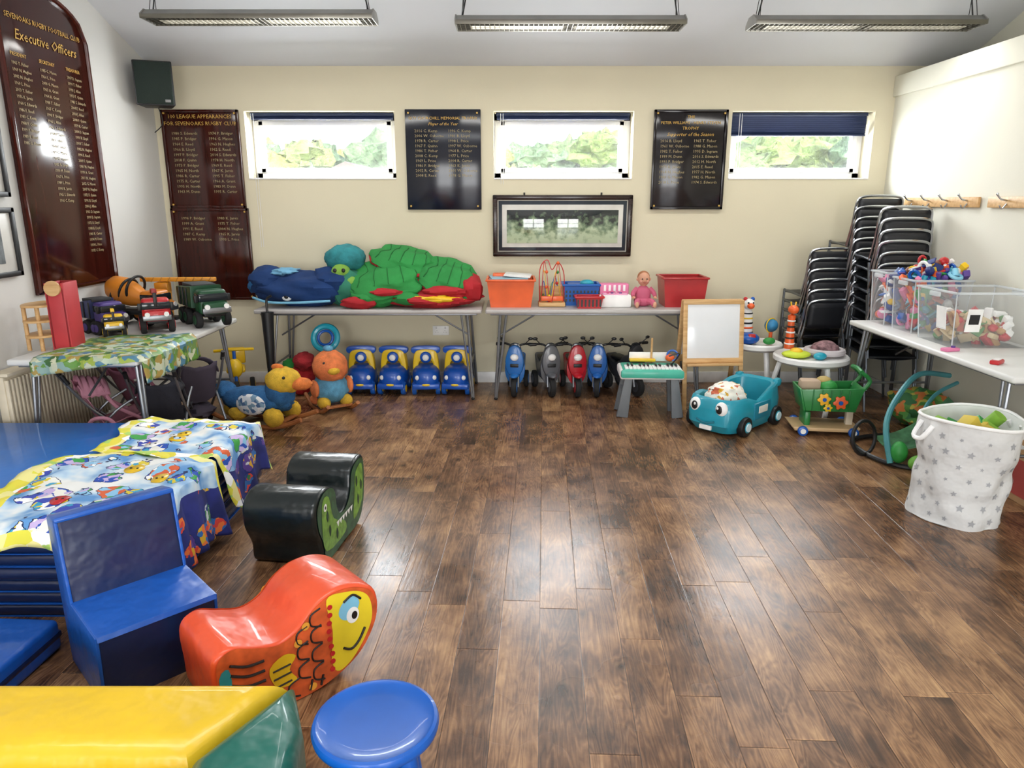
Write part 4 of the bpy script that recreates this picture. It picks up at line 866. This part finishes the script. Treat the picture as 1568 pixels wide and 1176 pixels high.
# ---------------------------------------------------------------- left table toys
zt=.74
b=B('wooden_toy_garage'); RG=mat('#b8343a',.5)
b.box((.09,0,.2),(.02,.17,.4),RG,.004); b.box((-.0,.0,.2),(.02,.17,.4),RG,.004); b.box((.045,.08,.2),(.1,.01,.4),mat('#a82f33',.5),.002); b.box((.045,-.08,.19),(.1,.01,.36),RG,.002)
b.cyl((.04,-.1,.37),(.04,-.085,.37),.045,LWOOD,seg=20)
for z in(.08,.17,.26): b.prism(sprof([(-.01,-.1),(-.01,.1),(-.13,.12),(-.18,0),(-.13,-.12)],4),z,z+.014,LWOOD,.003,plane='XY')
for x,y in((-.15,-.07),(-.15,.07),(-.06,-.1)): b.cyl((x,y,0),(x,y,.26),.012,LWOOD,seg=10)
b.done((-2.74,4.3,zt),6)
def truck(name,loc,rz,cab,body,L_=.36,kind='dump',s=1):
    b=B(name); b.T=Matrix.Scale(s,4); b.box((0,0,.075),(L_,.11,.03),BLACK,.006)
    b.box((L_/2-.05,0,.14),(.1,.15,.13),cab,.02,seg=3); b.box((L_/2-.045,0,.165),(.1,.156,.045),mat('#20262c',.1),.01); b.box((L_/2+.02,0,.11),(.05,.13,.06),cab,.012); b.box((L_/2+.045,0,.1),(.012,.15,.03),GREYT,.004)
    for q in(-1,1): b.cyl((L_/2+.04,q*.05,.12),(L_/2+.052,q*.05,.12),.014,WHITE,seg=10); b.box((L_/2-.02,q*.085,.16),(.02,.02,.04),BLACK,.004)
    if kind=='dump': 
        b.prism([(-L_/2,.1),(L_/2-.12,.1),(L_/2-.11,.22),(-L_/2-.02,.2)],-.085,.085,body,.01); b.box((-.05,0,.215),(L_*.5,.13,.02),mat('#3a3a3a',.8),.004)
        for x in(-.12,-.06,0): b.box((x,-.088,.155),(.01,.008,.1),BLACK,.002); b.box((x,.088,.155),(.01,.008,.1),BLACK,.002)
    elif kind=='mixer':
        b.lathe([(0,-.14),(.04,-.14),(.07,-.06),(.085,.02),(.07,.09),(.03,.13),(0,.13)],body,24,X=Matrix.Translation((-.06,0,.19))@Matrix.Rotation(R(-72),4,'Y'))
        for k in(-.05,.02,.08): b.torus((-.06+.3*k*3,0,.19+.1*k*3),.075,.008,BLACK,rot=(0,-72,0))
    else:
        b.box((-.05,0,.13),(.14,.13,.08),body,.015); b.box((-.02,0,.23),(.3,.03,.03),body,.006,rot=(0,-5,0)); b.box((.17,0,.2),(.02,.02,.08),BLACK,.004)
    for x in(-L_/2+.05,-L_/2+.14,L_/2-.05):
        for q in(-1,1): b.wheel((x,q*.075,.045),(0,1,0),.045,.035,TYRE,cab)
    b.T=Matrix(); b.done(loc,rz)
truck('toy_cement_mixer',(-2.74,5.22,zt),-14,mat('#d9822a',.4),mat('#d9852a',.4),.38,'mixer',1.2)
truck('toy_fire_truck',(-2.47,4.95,zt),-62,RED,mat('#9a2020',.4),.34,'crane',1.15)
truck('toy_dump_truck',(-2.24,5.2,zt),-50,mat('#174a2d',.4),mat('#1f4c32',.4),.36,'dump',1.3)
truck('toy_car',(-2.76,4.82,zt),-30,mat('#4a3a80',.4),mat('#3a4068',.4),.22,'dump',1.05)
truck('toy_digger',(-2.62,4.68,zt),-60,YEL,YEL,.2,'crane',.75)
b=B('toy_crane'); CRN=mat('#d9922a',.4); b.box((0,0,.3),(.55,.05,.03),CRN,.006); 
for i in range(9): b.box((-.24+.06*i,-.026,.3),(.008,.004,.04),mat('#b57a1a',.4),.001,rot=(0,35,0))
b.box((-.1,0,.14),(.06,.06,.28),CRN,.006); b.box((-.1,0,.012),(.16,.1,.024),BLACK,.006); b.box((-.12,0,.24),(.1,.08,.08),mat('#c98220',.4),.01); b.done((-2.5,5.41,zt),2)
DT=patmat('dinosaur_tablecloth',['#9cb04a','#5f903a','#b8c8b0','#4f7f98','#c8ccb0','#6f8e4a','#3f6a3a','#a9904a','#8aa8a0'],24,.12,.5,12)
b=B('tablecloth')
def tf(u,v):
    x=-2.7+.74*u; y=3.86+.75*v+.12*u; z=zt+.006+.01*(1+noise.noise(Vector((x*8,y*8,0)))); xe=-2.11; ye=3.955
    if x>xe: e=x-xe; x=xe+.012+.02*abs(math.sin(y*20)); z=zt-.01-e*.9
    if y<ye: e=ye-y; y=ye-.012-.02*abs(math.sin(x*18)); z=min(z,zt-.005-e*.95)
    return (x,y,z)
b.sheet(tf,50,50,DT); b.done(solid=.002)

# ---------------------------------------------------------------- outside
GR=mat('#a8b080',.9,var=.2,scale=.5,name='grass')
b=B('garden_ground'); b.box((0,36,-.4),(120,58,.2),GR,0); b.done()
random.seed(3)
b=B('hedge_trees')
fol=[mat(h,.9,var=.5,scale=2.5,bump=1,bscale=3,dist=.3) for h in ('#8fa662','#839c6a','#aeb664','#7f9c74','#a2b272')]
for i in range(190):
    x=random.uniform(-26,26); y=random.uniform(25,37); h=3.1+.9*noise.noise(Vector((x*.16,1,0)))+random.uniform(-.5,.5)
    r=random.uniform(.6,1.3)
    b.ball((x,y,h-.3),(r,r,r*.8),random.choice(fol),nz=.5,nf=3.5,seg=18); b.ball((x,y,h*.3),(r*1.4,1.2,h*.6),random.choice(fol),nz=.4,nf=3,seg=14)
b.done()
b=B('neighbour_house'); b.box((0,0,1.0),(3,3,2.2),mat('#b9b0a5',.9),0); b.prism([(-1.8,2.1),(1.8,2.1),(0,2.9)],-1.6,1.6,mat('#8f8580',.9),0,plane='XZ'); b.done((-4.2,20.5,-.3))

# ---------------------------------------------------------------- light
w=bpy.data.worlds.new('world'); sc.world=w; w.use_nodes=True; nt=w.node_tree; bg=nt.nodes['Background']
sky=nt.nodes.new('ShaderNodeTexSky'); sky.sky_type='NISHITA'; sky.sun_disc=False; sky.sun_elevation=R(48); sky.sun_rotation=R(150); sky.dust_density=2.5
nt.links.new(sky.outputs[0],bg.inputs[0]); bg.inputs[1].default_value=.46
def light(name,t,loc,rot,e,col=(1,1,1),sx=1,sy=1):
    l=bpy.data.lights.new(name,t); l.energy=e; l.color=col
    if t=='AREA': l.shape='RECTANGLE'; l.size=sx; l.size_y=sy
    o=bpy.data.objects.new(name,l); sc.collection.objects.link(o); o.location=loc; o.rotation_euler=[R(a) for a in rot]; return o
s_=light('sun','SUN',(0,-10,20),(42,0,-25),4.0,(1,.97,.9)); s_.data.angle=R(1)
light('door_daylight','AREA',(-1.3,-2.75,1.1),(90,0,0),112,(.96,.98,1),1.7,2.0)
light('door_daylight','AREA',(1.5,-2.75,1.1),(90,0,0),112,(.96,.98,1),1.7,2.0)
for a,c in ((-2.25,-.99),(-.155,1.025),(1.85,3.05)):
    light('window_daylight','AREA',((a+c)/2,6.75,2.07),(-90,0,0),70,(.93,.97,1),1.15,.5)
light('overhead_area_light','AREA',(0,1.0,3.6),(0,0,0),62,(.97,.99,1),3.5,.6)  # wide area light high under the roof, no fitting modelled
cam=bpy.data.cameras.new('camera'); cam.lens=25.26; cam.sensor_width=36; co=bpy.data.objects.new('camera',cam); sc.collection.objects.link(co)
co.location=(0,0,1.6); co.rotation_euler=(R(75.8),0,0); sc.camera=co; cam.clip_end=300
sc.view_settings.view_transform='Standard'; sc.view_settings.look='None'
